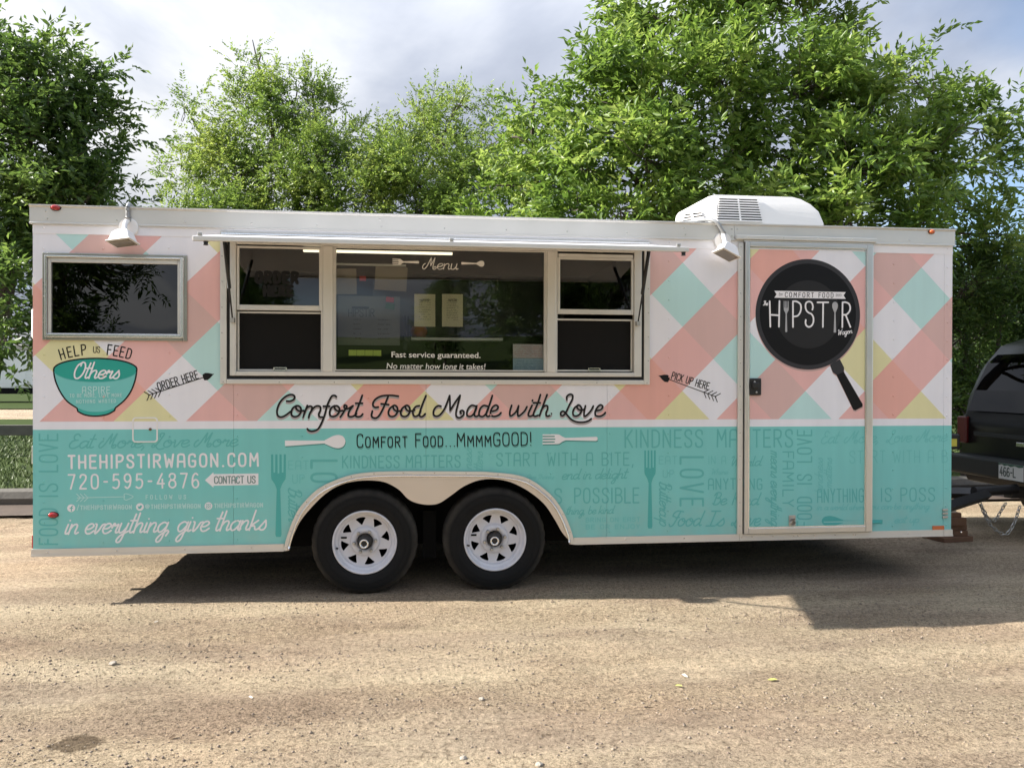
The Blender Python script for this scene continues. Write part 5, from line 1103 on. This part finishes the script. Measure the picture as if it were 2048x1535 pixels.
def chain(parent_pts, y):
    global LM
    ch = bpy.data.objects.new('safety_chain', None); link(ch, T)
    P = catmull3(parent_pts, 12); d = 0; last = Vector(P[0]); flip = 0; q = [Vector(p) for p in P]; acc = []
    step = .034; pos_ = q[0]; i = 0; t = 0
    for a, b in zip(q[:-1], q[1:]):
        L = (b-a).length; s_ = t
        while s_ < L: acc.append((a+(b-a)*(s_/L), (b-a).normalized())); s_ += step
        t = s_-L
    if LM is None:
        mb = MB(); n, m2 = 10, 5; vs = []
        for k in range(n):
            a = 2*math.pi*k/n; cx_, cz_ = .024*math.cos(a), .013*math.sin(a)
            for j in range(m2): b = 2*math.pi*j/m2; e = Vector((math.cos(a), 0, math.sin(a)))*math.cos(b)*.0045+Vector((0, math.sin(b)*.0045, 0)); vs.append((cx_+e.x, e.y, cz_+e.z))
        mb.add(vs, [(k*m2+j, ((k+1) % n)*m2+j, ((k+1) % n)*m2+(j+1) % m2, k*m2+(j+1) % m2) for k in range(n) for j in range(m2)])
        o = mb.build('chain_link', M['steel'], ch, smooth=True, fixn=True); LM = o.data; SC.collection.objects.unlink(o); bpy.data.objects.remove(o)
    for k, (p, dr) in enumerate(acc):
        o = bpy.data.objects.new('chain_link', LM); link(o, ch); o.location = p; o.rotation_mode = 'QUATERNION'; qq = dr.to_track_quat('X', 'Z'); o.rotation_quaternion = qq @ Matrix.Rotation(R(90*(k % 2)), 4, 'X').to_quaternion()
c0, c1, c2 = F(1960, 1006, 1.15), F(2008, 1068, 1.15), F(2040, 1012, 1.15); chain([c0, F(1978, 1045, 1.15), c1, F(2026, 1050, 1.15), c2], 1.15)
c0, c1, c2 = F(1963, 1012, 1.45), F(1985, 1042, 1.45), F(2012, 1005, 1.45); chain([c0, c1, c2], 1.45)
# wood blocks under the jack
zz0 = zg(jxp, TWD/2)+.002; spec = [(.30, .26, .040, 8, 0), (.28, .15, .042, -4, .0), (.26, .14, .042, 6, .01), (.22, .20, .060, 3, .0), (.18, .16, .040, -7, -.01)]
names = ['widest weathered plank, lowest of the stack under the trailer jack', 'rough board, second from the bottom of the jack stack', 'narrow board in the middle of the jack stack', 'thick timber block, fourth up in the jack stack', 'small board on top of the jack stack, under the foot']
zc = zz0
tot_h = .255-zz0; sc_ = tot_h/sum(s[2] for s in spec)
for (lx_, ly_, h_, rz_, ox), lab in zip(spec, names):
    h_ *= sc_; o = MB().box(-lx_/2, lx_/2, -ly_/2, ly_/2, 0, h_-.001).build('wood_block', M['wood'], loc=(jxp+ox+.02, TWD/2, zc), bevel=.004); o.rotation_euler = (0, 0, R(rz_)); tag(o, lab, 'wood block', 'timber stacked under the jack'); zc += h_
# wheel chock bits seen under the far side would be hidden

# ------------------------------------------------------------------ parked dark SUV hitched in front
CP = mat('dark_car_paint', (.003, .004, .0045), .28, spec=.22); CH = mat('car_chrome', (.55, .55, .56), .15, 1.0); BMP = mat('grey_bumper', (.014, .017, .018), .5, spec=.3)
SV = empty('parked_suv', (7.74, 1.3, 0), 'dark parked SUV with its rear facing the front end of the trailer', 'car')
sec = [(0.0, 1.00, .90), (.02, 1.06, .93), (.07, 1.32, .93), (.15, 1.58, .94), (.27, 1.73, .95), (.50, 1.80, .95), (1.6, 1.82, .96), (2.6, 1.80, .96), (3.0, 1.70, .96), (3.35, 1.40, .95), (3.62, 1.12, .95), (4.3, 1.05, .93), (4.75, .95, .88), (4.85, .72, .82)]
vs = []; K = 14
for x, top, hw in sec:
    tz = lambda f: .42+(top-.42)*f
    belt = min(1.06, top); roofw = hw-.02 if top <= 1.1 else hw-.17*min(1, (top-1.06)/.66)
    half = [(hw-.10, .42), (hw-.01, .52), (hw, .75), (hw-.005, .92), (hw-.02, min(belt, top-.01)), (roofw+.03 if top > 1.12 else hw-.06, top-.10 if top > 1.2 else top-.004), (roofw-.08, top)]
    ring = [(x, y, z) for y, z in half]+[(x, -y, z) for y, z in reversed(half)]; vs += ring
mb = MB(); n = K; fs = [(j*n+k, (j+1)*n+k, (j+1)*n+(k+1) % n, j*n+(k+1) % n) for j in range(len(sec)-1) for k in range(n)]+[tuple(range(n)), tuple((len(sec)-1)*n+k for k in reversed(range(n)))]
mb.add(vs, fs); bd_ = mb.build('body', CP, SV, bevel=.03, fixn=True)
bd_.data.polygons.foreach_set('use_smooth', [True]*len(bd_.data.polygons))
def hx2(z): 
    pts = [(.0, 1.0), (.02, 1.06), (.07, 1.32), (.15, 1.58), (.27, 1.73)]
    for (a, b), (c, d) in zip(pts[:-1], pts[1:]):
        if b <= z <= d: return a+(c-a)*(z-b)/(d-b)
    return 0
mb = MB(); vs = []
for z, w_ in ((1.10, .80), (1.30, .76), (1.56, .68), (1.64, .62)): vs += [(hx2(z)-.03, -w_, z), (hx2(z)-.03, w_, z)]
mb.add(vs, [(2*j, 2*j+1, 2*j+3, 2*j+2) for j in range(3)]); mb.build('rear_window', M['car_glass'], SV, fixn=True)
for s_ in (-1, 1):
    mb = MB(); mb.box(-.03, .16, s_*.80 if s_ > 0 else -.935, .935 if s_ > 0 else -.80, .78, 1.04); mb.build('tail_light', M['dark_red'], SV, bevel=.015)
    for xa, xb in ((.55, 1.45), (1.52, 2.35), (2.42, 2.95)):
        yb, yt = s_*.962, s_*.80; MB().add([(xa, yb, 1.10), (xb, yb, 1.10), (xb-.05 if xb < 2.9 else xb-.2, yt+s_*.02, 1.62), (xa+.05, yt+s_*.02, 1.62)], [(0, 1, 2, 3)]).build('side_window', M['car_glass'], SV)
    for x in (.95, 3.85):
        wh = bpy.data.objects.new('wheel', None); link(wh, SV); wh.location = (x, s_*.80, .36)
        MB().lathe_y([(.21, -.115*s_*-1), (.25, .13*s_), (.33, .12*s_), (.36, .09*s_), (.36, -.09*s_), (.21, -.1*s_)], (0, 0, 0), 40).build('tyre', M['rubber'], wh, smooth=True, fixn=True)
        MB().lathe_y([(.21, .10*s_), (.19, .07*s_), (.06, .09*s_), (.001, .10*s_)], (0, 0, 0), 32).build('rim', M['steel'], wh, smooth=True, fixn=True)
box('underbody', M['under'], SV, .3, 4.6, -.75, .75, .30, .43)
box('rear_bumper', BMP, SV, -.16, .02, -.93, .93, .50, .68, .025)
box('bumper_step', CH, SV, -.165, -.161, -.80, -.50, .60, .612); box('tailgate_trim', BMP, SV, -.018, -.001, -.70, .70, .86, .90, .004)
box('hitch_receiver', M['black'], SV, -.2, .2, -.05, .05, .36, .45, .004)
box('handle', CH, SV, -.03, -.004, -.12, .12, .80, .84, .005)
pl = box('licence_plate', mat('plate_white', (.55, .56, .54), .5), SV, -.172, -.168, -.152, .152, .515, .655)
r = Ribbon(0, .01); me_v = []
def plate_text(s_, x, ya, yb, z0, h_, w_, par, m_):
    # lettering facing -x: y runs from +y (left, seen from behind) to -y
    rb = Ribbon(0, w_, 0.0); adv = []; tot = 0
    for ch in s_: g = CAPS[ch]; adv.append((tot, g)); tot += g[0]+.14
    tot -= .14; k_ = (yb-ya)/tot
    for off, g in adv:
        for st in g[1]:
            ty = st[0]; pts = [tuple(float(t)/100 for t in q.split(',')) for q in st[1:].split()]
            if ty == 'S': pts = catmull(pts, 4)
            if ty == 'C': pts = catmull(pts, 4, True)
            rb.stroke([((off+a)*abs(k_), z0+b*h_) for a, b in pts], ty == 'C')
    v2 = [(x+v[1], ya-v[0], v[2]) for v in rb.v]; MB().add(v2, rb.f).build('lettering', m_, par)
plate_text('466-L', -.1735, .135, -.06, .545, .075, .011, pl, mat('plate_ink', (.03, .05, .04), .5))
mb = MB(); pp = [(-.1732, .152, .655), (-.1732, .152, .635), (-.1732, .11, .645), (-.1732, .08, .632), (-.1732, .04, .642), (-.1732, .0, .630), (-.1732, -.05, .643), (-.1732, -.1, .632), (-.1732, -.152, .64), (-.1732, -.152, .655)]
mb.add(pp, [tuple(range(len(pp)))]).build('plate_mountains', mat('plate_green', (.03, .09, .06), .5), pl)

# ------------------------------------------------------------------ fence, log, camper, barn, wire
GW = mat('weathered_wood', (.13, .12, .105), .9, bump=.5, bscale=25, var=.3, vscale=7)
lg = MB(); pts = [(-14+.9*k, 4.2+.03*math.sin(k*1.7), .10) for k in range(32)]; lg.tube(pts, .10, 8); o = lg.build('landscape_log', GW); tag(o, 'long weathered grey timber lying along the edge of the grass', 'log')
FN = empty('rail_fence', (-6, 10, 0), 'low dark wooden rail fence crossing the grass behind the trailer', 'fence')
for k in range(6): box('rail', GW, FN, -10+k*3.6+.01, -6.4+k*3.6-.01, -.04, .04, .40, .58, .008)
for k in range(7): box('post', GW, FN, -10.08+k*3.6, -9.92+k*3.6, .045, .2, 0, .72, .01)
CT = empty('camper_trailer', (-21.5, 44, 0), 'white travel camper with ribbed siding parked far behind on the left', 'camper')
cw = mat('camper_white', (.86, .86, .86), .5, var=.04)
for k in range(12): box('siding_board', cw, CT, -6, 5.5, -.02, .0, .9+.17*k, .9+.17*k+.16, .006)
box('body', cw, CT, -6, 5.5, .001, 2.4, .85, 2.95); box('roof', mat('camper_roof', (.42, .40, .36), .7), CT, -6.1, 5.6, -.1, 2.5, 2.95, 3.25, .05)
box('skirt', M['under'], CT, -6, 5.5, .0, 2.4, .52, .85)
for x in (-1.2, 0): MB().lathe_y([(.001, -.02), (.34, -.02), (.36, .1), (.36, .25)], (x, 0, .36), 20).build('wheel', M['rubber'], CT)
box('window', M['glass_dark'], CT, -4, -2.6, -.04, -.021, 1.9, 2.6, .02); box('door', cw, CT, 2, 2.8, -.045, -.021, .95, 2.75, .02)
BN = empty('barn', (44, 50, 0), 'distant shed with a dark green roof behind the trees on the right', 'shed')
box('wall', mat('barn_wall', (.25, .22, .18), .9), BN, -9, 9, 0, 10, 0, 6.5)
MB().add([(-9.5, -.6, 6.4), (9.5, -.6, 6.4), (9.5, 5, 10.2), (-9.5, 5, 10.2), (-9.5, 10.6, 6.4), (9.5, 10.6, 6.4)], [(0, 1, 2, 3), (3, 2, 5, 4)]).build('roof', mat('green_roof', (.05, .09, .06), .6), BN)
a, b = F(1900, 420, 14), F(2300, 402, 14); tag(MB().tube([(a[0], 14, a[2]), ((a[0]+b[0])/2, 14, (a[2]+b[2])/2-.05), (b[0], 14, b[2])], .008, 5).build('power_line', M['black']), 'thin power line crossing the sky at the right edge', 'wire')

# ------------------------------------------------------------------ trees
def leaf_mat(name, lo, mid, hi, rough=.42):
    m = bpy.data.materials.new(name); m.use_nodes = True; t = m.node_tree; n = t.nodes; l = t.links; b = n['Principled BSDF']; b.inputs['Roughness'].default_value = rough; b.inputs['Specular IOR Level'].default_value = .5
    g = n.new('ShaderNodeNewGeometry'); r = n.new('ShaderNodeValToRGB'); e = r.color_ramp.elements; e.new(.5); e[0].position = .1; e[0].color = (*lo, 1); e[1].position = .5; e[1].color = (*mid, 1); e[2].position = .95; e[2].color = (*hi, 1)
    no = n.new('ShaderNodeTexNoise'); no.inputs['Scale'].default_value = 1.3; no.inputs['Detail'].default_value = 3; l.new(g.outputs['Position'], no.inputs['Vector'])
    a = n.new('ShaderNodeMath'); a.operation = 'MULTIPLY_ADD'; a.inputs[1].default_value = .45; l.new(g.outputs['Random Per Island'], a.inputs[0])
    s = n.new('ShaderNodeMath'); s.operation = 'MULTIPLY_ADD'; s.inputs[1].default_value = 1.5; s.inputs[2].default_value = -.48; l.new(no.outputs[0], s.inputs[0]); l.new(s.outputs[0], a.inputs[2]); l.new(a.outputs[0], r.inputs[0])
    l.new(r.outputs[0], b.inputs['Base Color']); tr = n.new('ShaderNodeBsdfTranslucent'); hs = n.new('ShaderNodeHueSaturation'); hs.inputs['Value'].default_value = 1.8; hs.inputs['Hue'].default_value = .485; l.new(r.outputs[0], hs.inputs['Color']); l.new(hs.outputs[0], tr.inputs[0])
    mx_ = n.new('ShaderNodeMixShader'); mx_.inputs[0].default_value = .45; l.new(b.outputs[0], mx_.inputs[1]); l.new(tr.outputs[0], mx_.inputs[2]); l.new(mx_.outputs[0], n['Material Output'].inputs[0]); return m
LM_ASH = leaf_mat('ash_leaf', (.06, .12, .02), (.125, .215, .035), (.27, .35, .09))
LM_ASH_SHADE = leaf_mat('shaded_ash_leaf', (.035, .075, .016), (.065, .12, .025), (.13, .20, .045))  # darker copy of the ash leaf, with shade put into its colour
LM_LOC = leaf_mat('locust_leaf', (.07, .13, .025), (.135, .215, .04), (.25, .315, .075))
BARK = mat('bark', (.075, .06, .048), .9, bump=.8, bscale=22, var=.35, vscale=9)
def norm(v): return v/np.maximum(1e-9, np.linalg.norm(v, axis=-1, keepdims=True))
def leaves(O, Dv, L, W, r, fold=.25):
    """leaflets from O along Dv, length L, width W (arrays) -> folded diamonds"""
    n = len(O); Dv = norm(Dv); side = norm(np.cross(Dv, r.normal(0, 1, (n, 3))+np.array([0, 0, 1.2]))); up = np.cross(side, Dv)
    mid = O+Dv*L[:, None]*.45; tip = O+Dv*L[:, None]-up*L[:, None]*.12; a = mid+side*W[:, None]/2+up*W[:, None]*fold; b = mid-side*W[:, None]/2+up*W[:, None]*fold
    V = np.stack([O, a, tip, b], 1).reshape(-1, 3); i = np.arange(n)[:, None]*4; Fc = np.concatenate([i+[0, 2, 1], i+[0, 3, 2]], 1).reshape(-1, 3); return V, Fc
def make_tree(name, base, stems, clumps, kind, lm, label, group, seed, dens=1.0, dens_twig=1.0, leaf_scale=1.0, cat='tree'):
    r = np.random.default_rng(seed); root = empty(name, base, label, cat, group); base = np.array(base, float)
    mb = MB(); trunks = []
    for s_ in stems:     # list of (pts, r0, r1)
        P = catmull3([tuple(np.array(p)-base) for p in s_[0]], 5); rr = list(np.linspace(s_[1], s_[2], len(P))); mb.tube(P, 0, 9, rr=rr); trunks.append(np.array(P)+base)
    mb.build('trunk', BARK, root, smooth=True); T_all = np.concatenate(trunks)
    limb = MB(); Os = []; Ds = []; sh_o = []; sh_d = []; sh_l = []
    for c in clumps:
        c = list(c); C = np.array(c[:3]); Rv = np.array(c[3:6]); ns = int(c[6]*dens)
        # limb from the nearest lower stem point to the clump
        cand = T_all[T_all[:, 2] < C[2]-.1] if (T_all[:, 2] < C[2]-.1).any() else T_all
        s0 = cand[np.argmin(np.linalg.norm(cand-C, axis=1)+r.random(len(cand))*.3)]
        m1 = s0+(C-s0)*.5+np.array([0, 0, .12])+r.normal(0, .08, 3); P = catmull3([tuple(s0-base), tuple(m1-base), tuple(C-base)], 4); limb.tube(P, 0, 5, rr=list(np.linspace(.028, .009, len(P))*(.6 if kind == 'locust' else 1)), caps=False)
        nsub = max(2, ns//6); us = norm(r.normal(0, 1, (nsub, 3)))*(r.random(nsub)**.40)[:, None]; pick = r.integers(0, nsub, ns); spread = .13 if kind != 'locust' else .10
        o = C+us[pick]*Rv*1.08+r.normal(0, spread, (ns, 3))*np.array([1, 1, .8]); u = norm(us[pick]+r.normal(0, .25, (ns, 3)))
        out = norm(u/np.maximum(Rv, .1)); d = norm(out*(.75)+np.array([0, 0, .55 if kind != 'locust' else .15])+r.normal(0, .38, (ns, 3))); ll = r.uniform(.28, .55, ns)*(1 if kind != 'locust' else .9)
        sh_o.append(o); sh_d.append(d); sh_l.append(ll)
        for k in range(int(ns*.30*dens_twig)):   # twigs
            p0 = C+(o[k]-C)*.15; pm = (p0+o[k])/2+np.array([0, 0, -.04]); e = o[k]+d[k]*ll[k]; limb.tube([tuple(p0-base), tuple(pm-base), tuple(o[k]-base), tuple(e-base)], 0, 3, rr=[.009, .007, .005, .002], caps=False)
    limb.build('limbs', BARK, root); O = np.concatenate(sh_o); D = np.concatenate(sh_d); L = np.concatenate(sh_l); n = len(O)
    V = []; Fx = []; cnt = 0
    nl, nf = (6, 7) if kind == 'ash' else ((7, 11) if kind == 'locust' else (5, 3))
    for k in range(nl):
        t = (k+.5)/nl if kind != 'ash' else .25+.75*(k/(nl-1)); bO = O+D*(L*t)[:, None]; a = norm(np.cross(D, r.normal(0, 1, (n, 3)))); rd = norm(a*(.9 if k < nl-1 else .35)+D*.75+np.array([0, 0, -.05])+r.normal(0, .15, (n, 3)))
        rl = r.uniform(.14, .24, n)*leaf_scale; sd_ = norm(np.cross(rd, r.normal(0, .4, (n, 3))+np.array([0, 0, 1.])))
        for j in range(nf):
            if j == nf-1: oo = bO+rd*rl[:, None]; dd = rd
            else:
                sg = 1 if j % 2 else -1; q = (.3+.65*(j//2)/max(1, (nf-1)//2)); droop = np.zeros((n, 3)); droop[:, 2] = -.03*q; oo = bO+rd*(rl*q)[:, None]+droop; dd = rd*.55+sd_*sg*.8+r.normal(0, .12, (n, 3))
            lf = (r.uniform(.075, .125, n) if kind == 'ash' else (r.uniform(.032, .05, n) if kind == 'locust' else r.uniform(.07, .11, n)))*leaf_scale; wf = lf*(.38 if kind == 'ash' else .44)
            v, f = leaves(oo, dd, lf, wf, r); V.append(v-base); Fx.append(f+cnt); cnt += len(v)
    mesh_np('crown', np.concatenate(V), np.concatenate(Fx), lm, root)
    return root
def P3(px, py, Y): p = F(px, py, Y); return p
def CL(lst, dn, cut=.34, dz=.12):
    """clumps from (px, py, Y, radius_px, shoots)"""
    out = []
    for px, py, Y, rp, ns in lst:
        p = F(px, py, Y); m = (Y-CAM[1])/FPX*1.05; rr_ = max(.10, rp*m-cut); out.append((p[0], p[1], p[2]-dz, rr_, rr_*1.05, rr_*.95, ns*dn*max(.12, min(1, (rr_/(rp*m))**1.3*1.25))))
    return out
rs = random.Random(5)
# big ash behind the front half
ash = [(1230,90,4.6,90,62),(1330,30,4.8,110,75),(1480,10,5.2,120,70),(1610,20,5.2,110,75),(1700,90,4.8,70,45),(1190,210,4.4,75,60),(1300,180,4.0,110,80),(1450,140,4.2,120,80),(1600,160,4.2,120,80),(1710,200,4.1,100,80),
       (1840,210,4.2,62,44),(1180,320,4.2,70,60),(1290,300,3.8,100,75),(1420,280,4.4,100,60),(1560,290,4.6,110,60),(1700,320,3.7,110,90),(1840,300,3.9,110,80),(1960,240,4.2,60,36),(1990,330,4.4,45,22),(1240,400,3.8,80,70),(1160,400,4.4,60,50),
       (1560,400,3.4,60,60),(1700,420,3.4,90,90),(1820,420,3.6,90,80),(1930,390,4.6,60,38),(1950,470,4.6,70,45),(1370,380,4.9,80,40),(1480,380,5.2,80,36),(1400,-120,5.2,140,60),(1540,-130,5.4,130,55),(1270,-60,5,90,34),(1340,430,4.6,70,44),(2010,450,4.4,40,22),(1960,200,4.4,40,18),(1820,130,4.6,40,16),(1620,430,3.6,60,50)]
bx_ = G(1440, 900)[0]; B0 = (F(1430, 500, 5.0)[0], 5.0, 0.03)
stems = [([B0, F(1410, 480, 5.0), F(1350, 300, 4.8), F(1300, 80, 4.9)], .11, .025), ([(B0[0]+.12, 5.05, .03), F(1450, 460, 5.0), F(1470, 250, 5.0), F(1500, 20, 5.2)], .12, .03),
         ([(B0[0]+.2, 5.0, .03), F(1500, 470, 4.9), F(1600, 330, 4.7), F(1660, 130, 4.8)], .11, .025), ([(B0[0]+.3, 4.95, .03), F(1560, 480, 4.6), F(1720, 400, 4.3), F(1880, 280, 4.3)], .09, .02), ([(B0[0]-.1, 5.0, .03), F(1380, 470, 4.8), F(1290, 380, 4.5), F(1200, 280, 4.4)], .08, .02)]
make_tree('ash_tree', B0, stems, CL(ash, 1.75), 'ash', LM_ASH, 'large bright green ash tree towering over the rooftop air conditioner', None, 21, leaf_scale=1.1)
# slender ash between the locust and the big one
sa = [(1030,280,6,45,36),(985,330,6,50,40),(1110,300,5.4,45,36),(1130,370,5.2,50,40),(1070,210,5.6,38,26),(1050,270,5.6,55,42),(1100,330,5.4,60,50),(1020,330,5.8,50,36),(1080,400,5.2,60,55),(1140,440,5.2,50,40),(1000,420,5.6,55,44),(1000,240,6,35,18)]
b1 = (F(1075, 500, 5.6)[0], 5.6, .03); make_tree('ash_tree', b1, [([b1, F(1078, 430, 5.6), F(1065, 320, 5.6), F(1068, 200, 5.6)], .05, .012)], CL(sa, 1.4, .26, .28), 'ash', LM_ASH, 'slender young ash tree between the feathery locust and the large ash', None, 22)
# locust in the middle
lo = [(510,130,8.2,40,22),(500,190,8,50,34),(590,170,8,62,44),(640,200,8,50,32),(690,260,8.2,50,34),(560,240,7.8,60,40),(370,200,8,34,14),(400,240,8,45,26),(440,270,7.8,55,36),(400,320,7.8,48,34),(480,320,7.4,70,50),(430,380,7.6,40,24),(560,330,7.4,75,60),(650,310,7.2,75,64),(740,300,7.2,70,60),
      (800,280,7.8,50,34),(850,200,8,50,30),(930,180,8,42,22),(880,250,7.8,60,44),(960,250,8,50,30),(830,330,7,80,75),(920,330,7,70,60),(720,390,7,70,60),(600,400,7.2,70,55),(500,395,7.2,60,45),(840,400,6.6,70,70),(930,410,6.8,60,50),(980,330,7.4,50,34),(400,400,6.6,50,60),(350,408,6.6,34,30),(540,270,8.4,60,30),(755,270,8.4,45,24),(500,90,8.3,22,8)]
b2 = (F(620, 500, 8)[0], 8.0, .03)
stems = [([b2, F(610, 480, 8), F(560, 330, 8), F(525, 170, 8.1), F(505, 80, 8.2)], .075, .006), ([(b2[0]+.1, 8.05, .03), F(650, 480, 8), F(690, 380, 7.8), F(760, 280, 7.8)], .06, .008), ([(b2[0]-.1, 7.95, .03), F(580, 490, 7.9), F(480, 400, 7.8), F(380, 230, 8)], .05, .006),
         ([(b2[0]+.2, 8, .03), F(740, 480, 7.8), F(850, 330, 7.7), F(930, 190, 8)], .05, .006), ([(b2[0]+.05, 8, .03), F(640, 450, 8), F(640, 300, 8), F(620, 170, 8.1)], .05, .006)]
make_tree('locust_tree', b2, stems, CL(lo, 1.5, .20, .26), 'locust', LM_LOC, 'feathery yellow green locust tree with open crown behind the serving window', None, 23, leaf_scale=1.4)
# ash at the left edge, its shade put into the leaf colour
la = [(20,90,5.6,45,30),(70,150,5.4,70,55),(10,190,5.4,80,60),(130,200,5.6,50,34),(60,260,5.2,90,80),(160,250,5.4,60,44),(-60,150,5.6,90,50),(-60,300,5.4,100,60),(120,320,5.2,80,70),(200,240,5.6,34,16),(210,320,5.6,36,20),(40,370,5,90,80),(160,390,5.2,70,60),(220,400,5.4,35,20),(20,470,4.8,75,60),(-50,430,5,90,60),(100,450,5,70,40),(10,560,4.4,48,34),(40,620,4.2,34,20),(15,660,4.1,30,18),(-40,560,4.6,60,40),(140,110,5.8,22,8)]
b3 = (F(20, 800, 5.2)[0]-.5, 5.2, .03)
stems = [([b3, F(10, 600, 5.2), F(40, 400, 5.3), F(60, 120, 5.4)], .13, .02), ([(b3[0], 5.25, .03), F(20, 560, 5.2), F(110, 380, 5.3), F(170, 200, 5.5)], .09, .015), ([(b3[0]-.05, 5.2, .03), F(-20, 520, 5.2), F(-60, 300, 5.4), F(-70, 100, 5.5)], .10, .02)]
make_tree('ash_tree', b3, stems, CL(la, 1.7, .30), 'ash', LM_ASH_SHADE, 'shade-darkened ash tree at the left end, drooping beside the trailer', None, 24)
# thicket at the right, behind the SUV
th = [(1930,560,4.6,70,60),(2010,520,5,70,55),(1980,620,5.2,80,70),(2060,600,5.4,80,60),(1920,660,4.8,60,50),(1950,740,5.0,70,60),(2040,700,5.6,80,50),(1920,800,4.8,60,50),(1990,820,5.4,80,50),(2100,520,5.4,90,50),(1930,860,5,60,40),(1850,600,5.4,90,40),(1850,740,5.4,90,40),(2120,660,5.4,90,50)]
b4 = (F(1930, 980, 5.0)[0], 5.0, .03)
make_tree('ash_thicket', b4, [([b4, F(1925, 800, 5), F(1940, 600, 5)], .06, .02), ([(b4[0]+.4, 5.2, .03), F(1990, 750, 5.2), F(2010, 560, 5.2)], .05, .02), ([(b4[0]-.5, 5.3, .03), F(1880, 780, 5.3), F(1860, 600, 5.3)], .05, .02)], CL(th, 2.2, .25), 'ash', LM_ASH_SHADE, 'dense dark leafy thicket right of the trailer behind the SUV', None, 25, cat='thicket', leaf_scale=.8)
# darker hedge rows further back close the gaps low down
hd = []
for k in range(13):
    x = 6.2+k*1.15; hd.append((x, 11+rs.uniform(-.4, .4), 1.0+rs.uniform(-.2, .2), .9, .8, .95, 60)); hd.append((x+.5, 11.3, 2.3+rs.uniform(-.3, .4), .8, .7, .8, 40))
b5 = (9, 11, .03); make_tree('hedge', b5, [([(7+2*k, 11, .03), (7+2*k, 11.1, 1.2), (7.1+2*k, 11, 2.2)], .05, .02) for k in range(6)], hd, 'bush', LM_ASH_SHADE, 'dark hedge row behind the thicket on the right', None, 26, cat='hedge', leaf_scale=1.6)
# trees across the lot, behind the photographer, as the panes reflect them
def copy_tree(o, loc, rz, sc, label, group):
    c = o.copy(); SC.collection.objects.link(c); c.location = loc; c.rotation_euler = (0, 0, rz); c.scale = (sc,)*3; c['label'] = label; c['group'] = group
    for ch in o.children: d = ch.copy(); SC.collection.objects.link(d); d.parent = c
src = [o for o in SC.objects if o.name.startswith('ash_tree') and o.parent is None]; srl = [o for o in SC.objects if o.name.startswith('locust_tree')][0]
thk = [o for o in SC.objects if o.name.startswith('ash_thicket')][0]
for k, (x, y, s_, rz) in enumerate([(-7.7, -19, 1.9, .5), (7.0, -18, 1.3, 2.6), (3.6, -24, .9, 1.2)]):
    copy_tree(thk, (x, y, .4+(-y-17)*.2), rz, s_, 'leafy thicket on the bank across the lot, '+['left', 'right', 'middle'][k]+' of the three', 'thickets across the lot')
ORD = ['second', 'third', 'fourth', 'fifth', 'sixth', 'first']
for k, (x, y, s_, rz, so_) in enumerate([(-11.5, -20, 1.0, 1, src[0]), (-3.4, -26, .6, 2.4, src[0]), (7.8, -20, .9, .4, src[0]), (14, -22, 1.1, 3.4, src[0]), (21, -24, 1.1, 5, srl), (-18, -22, 1.2, 4.2, src[0])]):
    copy_tree(so_, (x, y, .55+(-y-18)*.2), rz, s_, f'tree across the lot facing the trailer, {ORD[k]} in the row from the left', 'trees across the lot')

# ------------------------------------------------------------------ fallen leaves and stones
fl = mat('fallen_yellow_leaf', (.50, .52, .12), .6); fw = mat('pale_scrap', (.62, .56, .48), .8); st_m = mat('pale_stone', (.34, .30, .25), .85, bump=.4, bscale=60, var=.15)
def small_leaf(px, py, m_, label, s_=.03, nm='fallen_leaf', cat='leaf'):
    x, y, _ = G(px, py); z = zg(x, y)+.006; a = rs.uniform(0, 6.28); mb = MB(); pts = [(-1, 0, 0), (-.3, .45, .12), (.5, .38, .2), (1, 0, .05), (.5, -.38, .22), (-.3, -.45, .1), (0, 0, -.05)]
    mb.add([tuple(c*s_ for c in p) for p in pts], [(0, 6, 1), (1, 6, 2), (2, 6, 3), (3, 6, 4), (4, 6, 5), (5, 6, 0)]); o = mb.build(nm, m_, loc=(x, y, z)); o.rotation_euler = (0, 0, a); tag(o, label, cat)
small_leaf(1545, 1356, fl, 'curled yellow green leaf on the dirt, right of centre', .024); small_leaf(1357, 1372, fl, 'thin yellow green leaf lying on the dirt, left of the curled one', .018)
small_leaf(1369, 1347, fw, 'pale dry leaf on the dirt just above the thin yellow one', .024); small_leaf(501, 1401, fw, 'small pale dry leaf on the dirt in front of the left wheel', .016)
small_leaf(313, 1243, fw, 'dry curled leaf near the edge of the trailer shadow', .018); small_leaf(345, 1473, mat('dry_brown_leaf', (.18, .12, .07), .8), 'brown dry leaf near the wet patch', .018)
def stone(px, py, s_, label):
    x, y, _ = G(px, py); bm = bmesh.new(); bmesh.ops.create_icosphere(bm, subdivisions=2, radius=s_)
    for v in bm.verts: v.co *= 1+rs.uniform(-.16, .16); v.co.z *= .6
    me = bpy.data.meshes.new('stone'); bm.to_mesh(me); bm.free(); me.materials.append(st_m); o = bpy.data.objects.new('stone', me); o.location = (x, y, zg(x, y)+s_*.25); link(o); tag(o, label, 'stone', 'stones on the dirt')
stone(226, 1327, .018, 'pale stone on the dirt left of the wheels'); stone(926, 1513, .013, 'pale stone at the bottom of the picture near the centre'); stone(963, 1403, .013, 'pale stone on the dirt below the right wheel'); stone(1078, 1527, .014, 'small stone at the bottom edge right of centre'); stone(650, 1196, .008, 'tiny stone at the edge of the shadow')
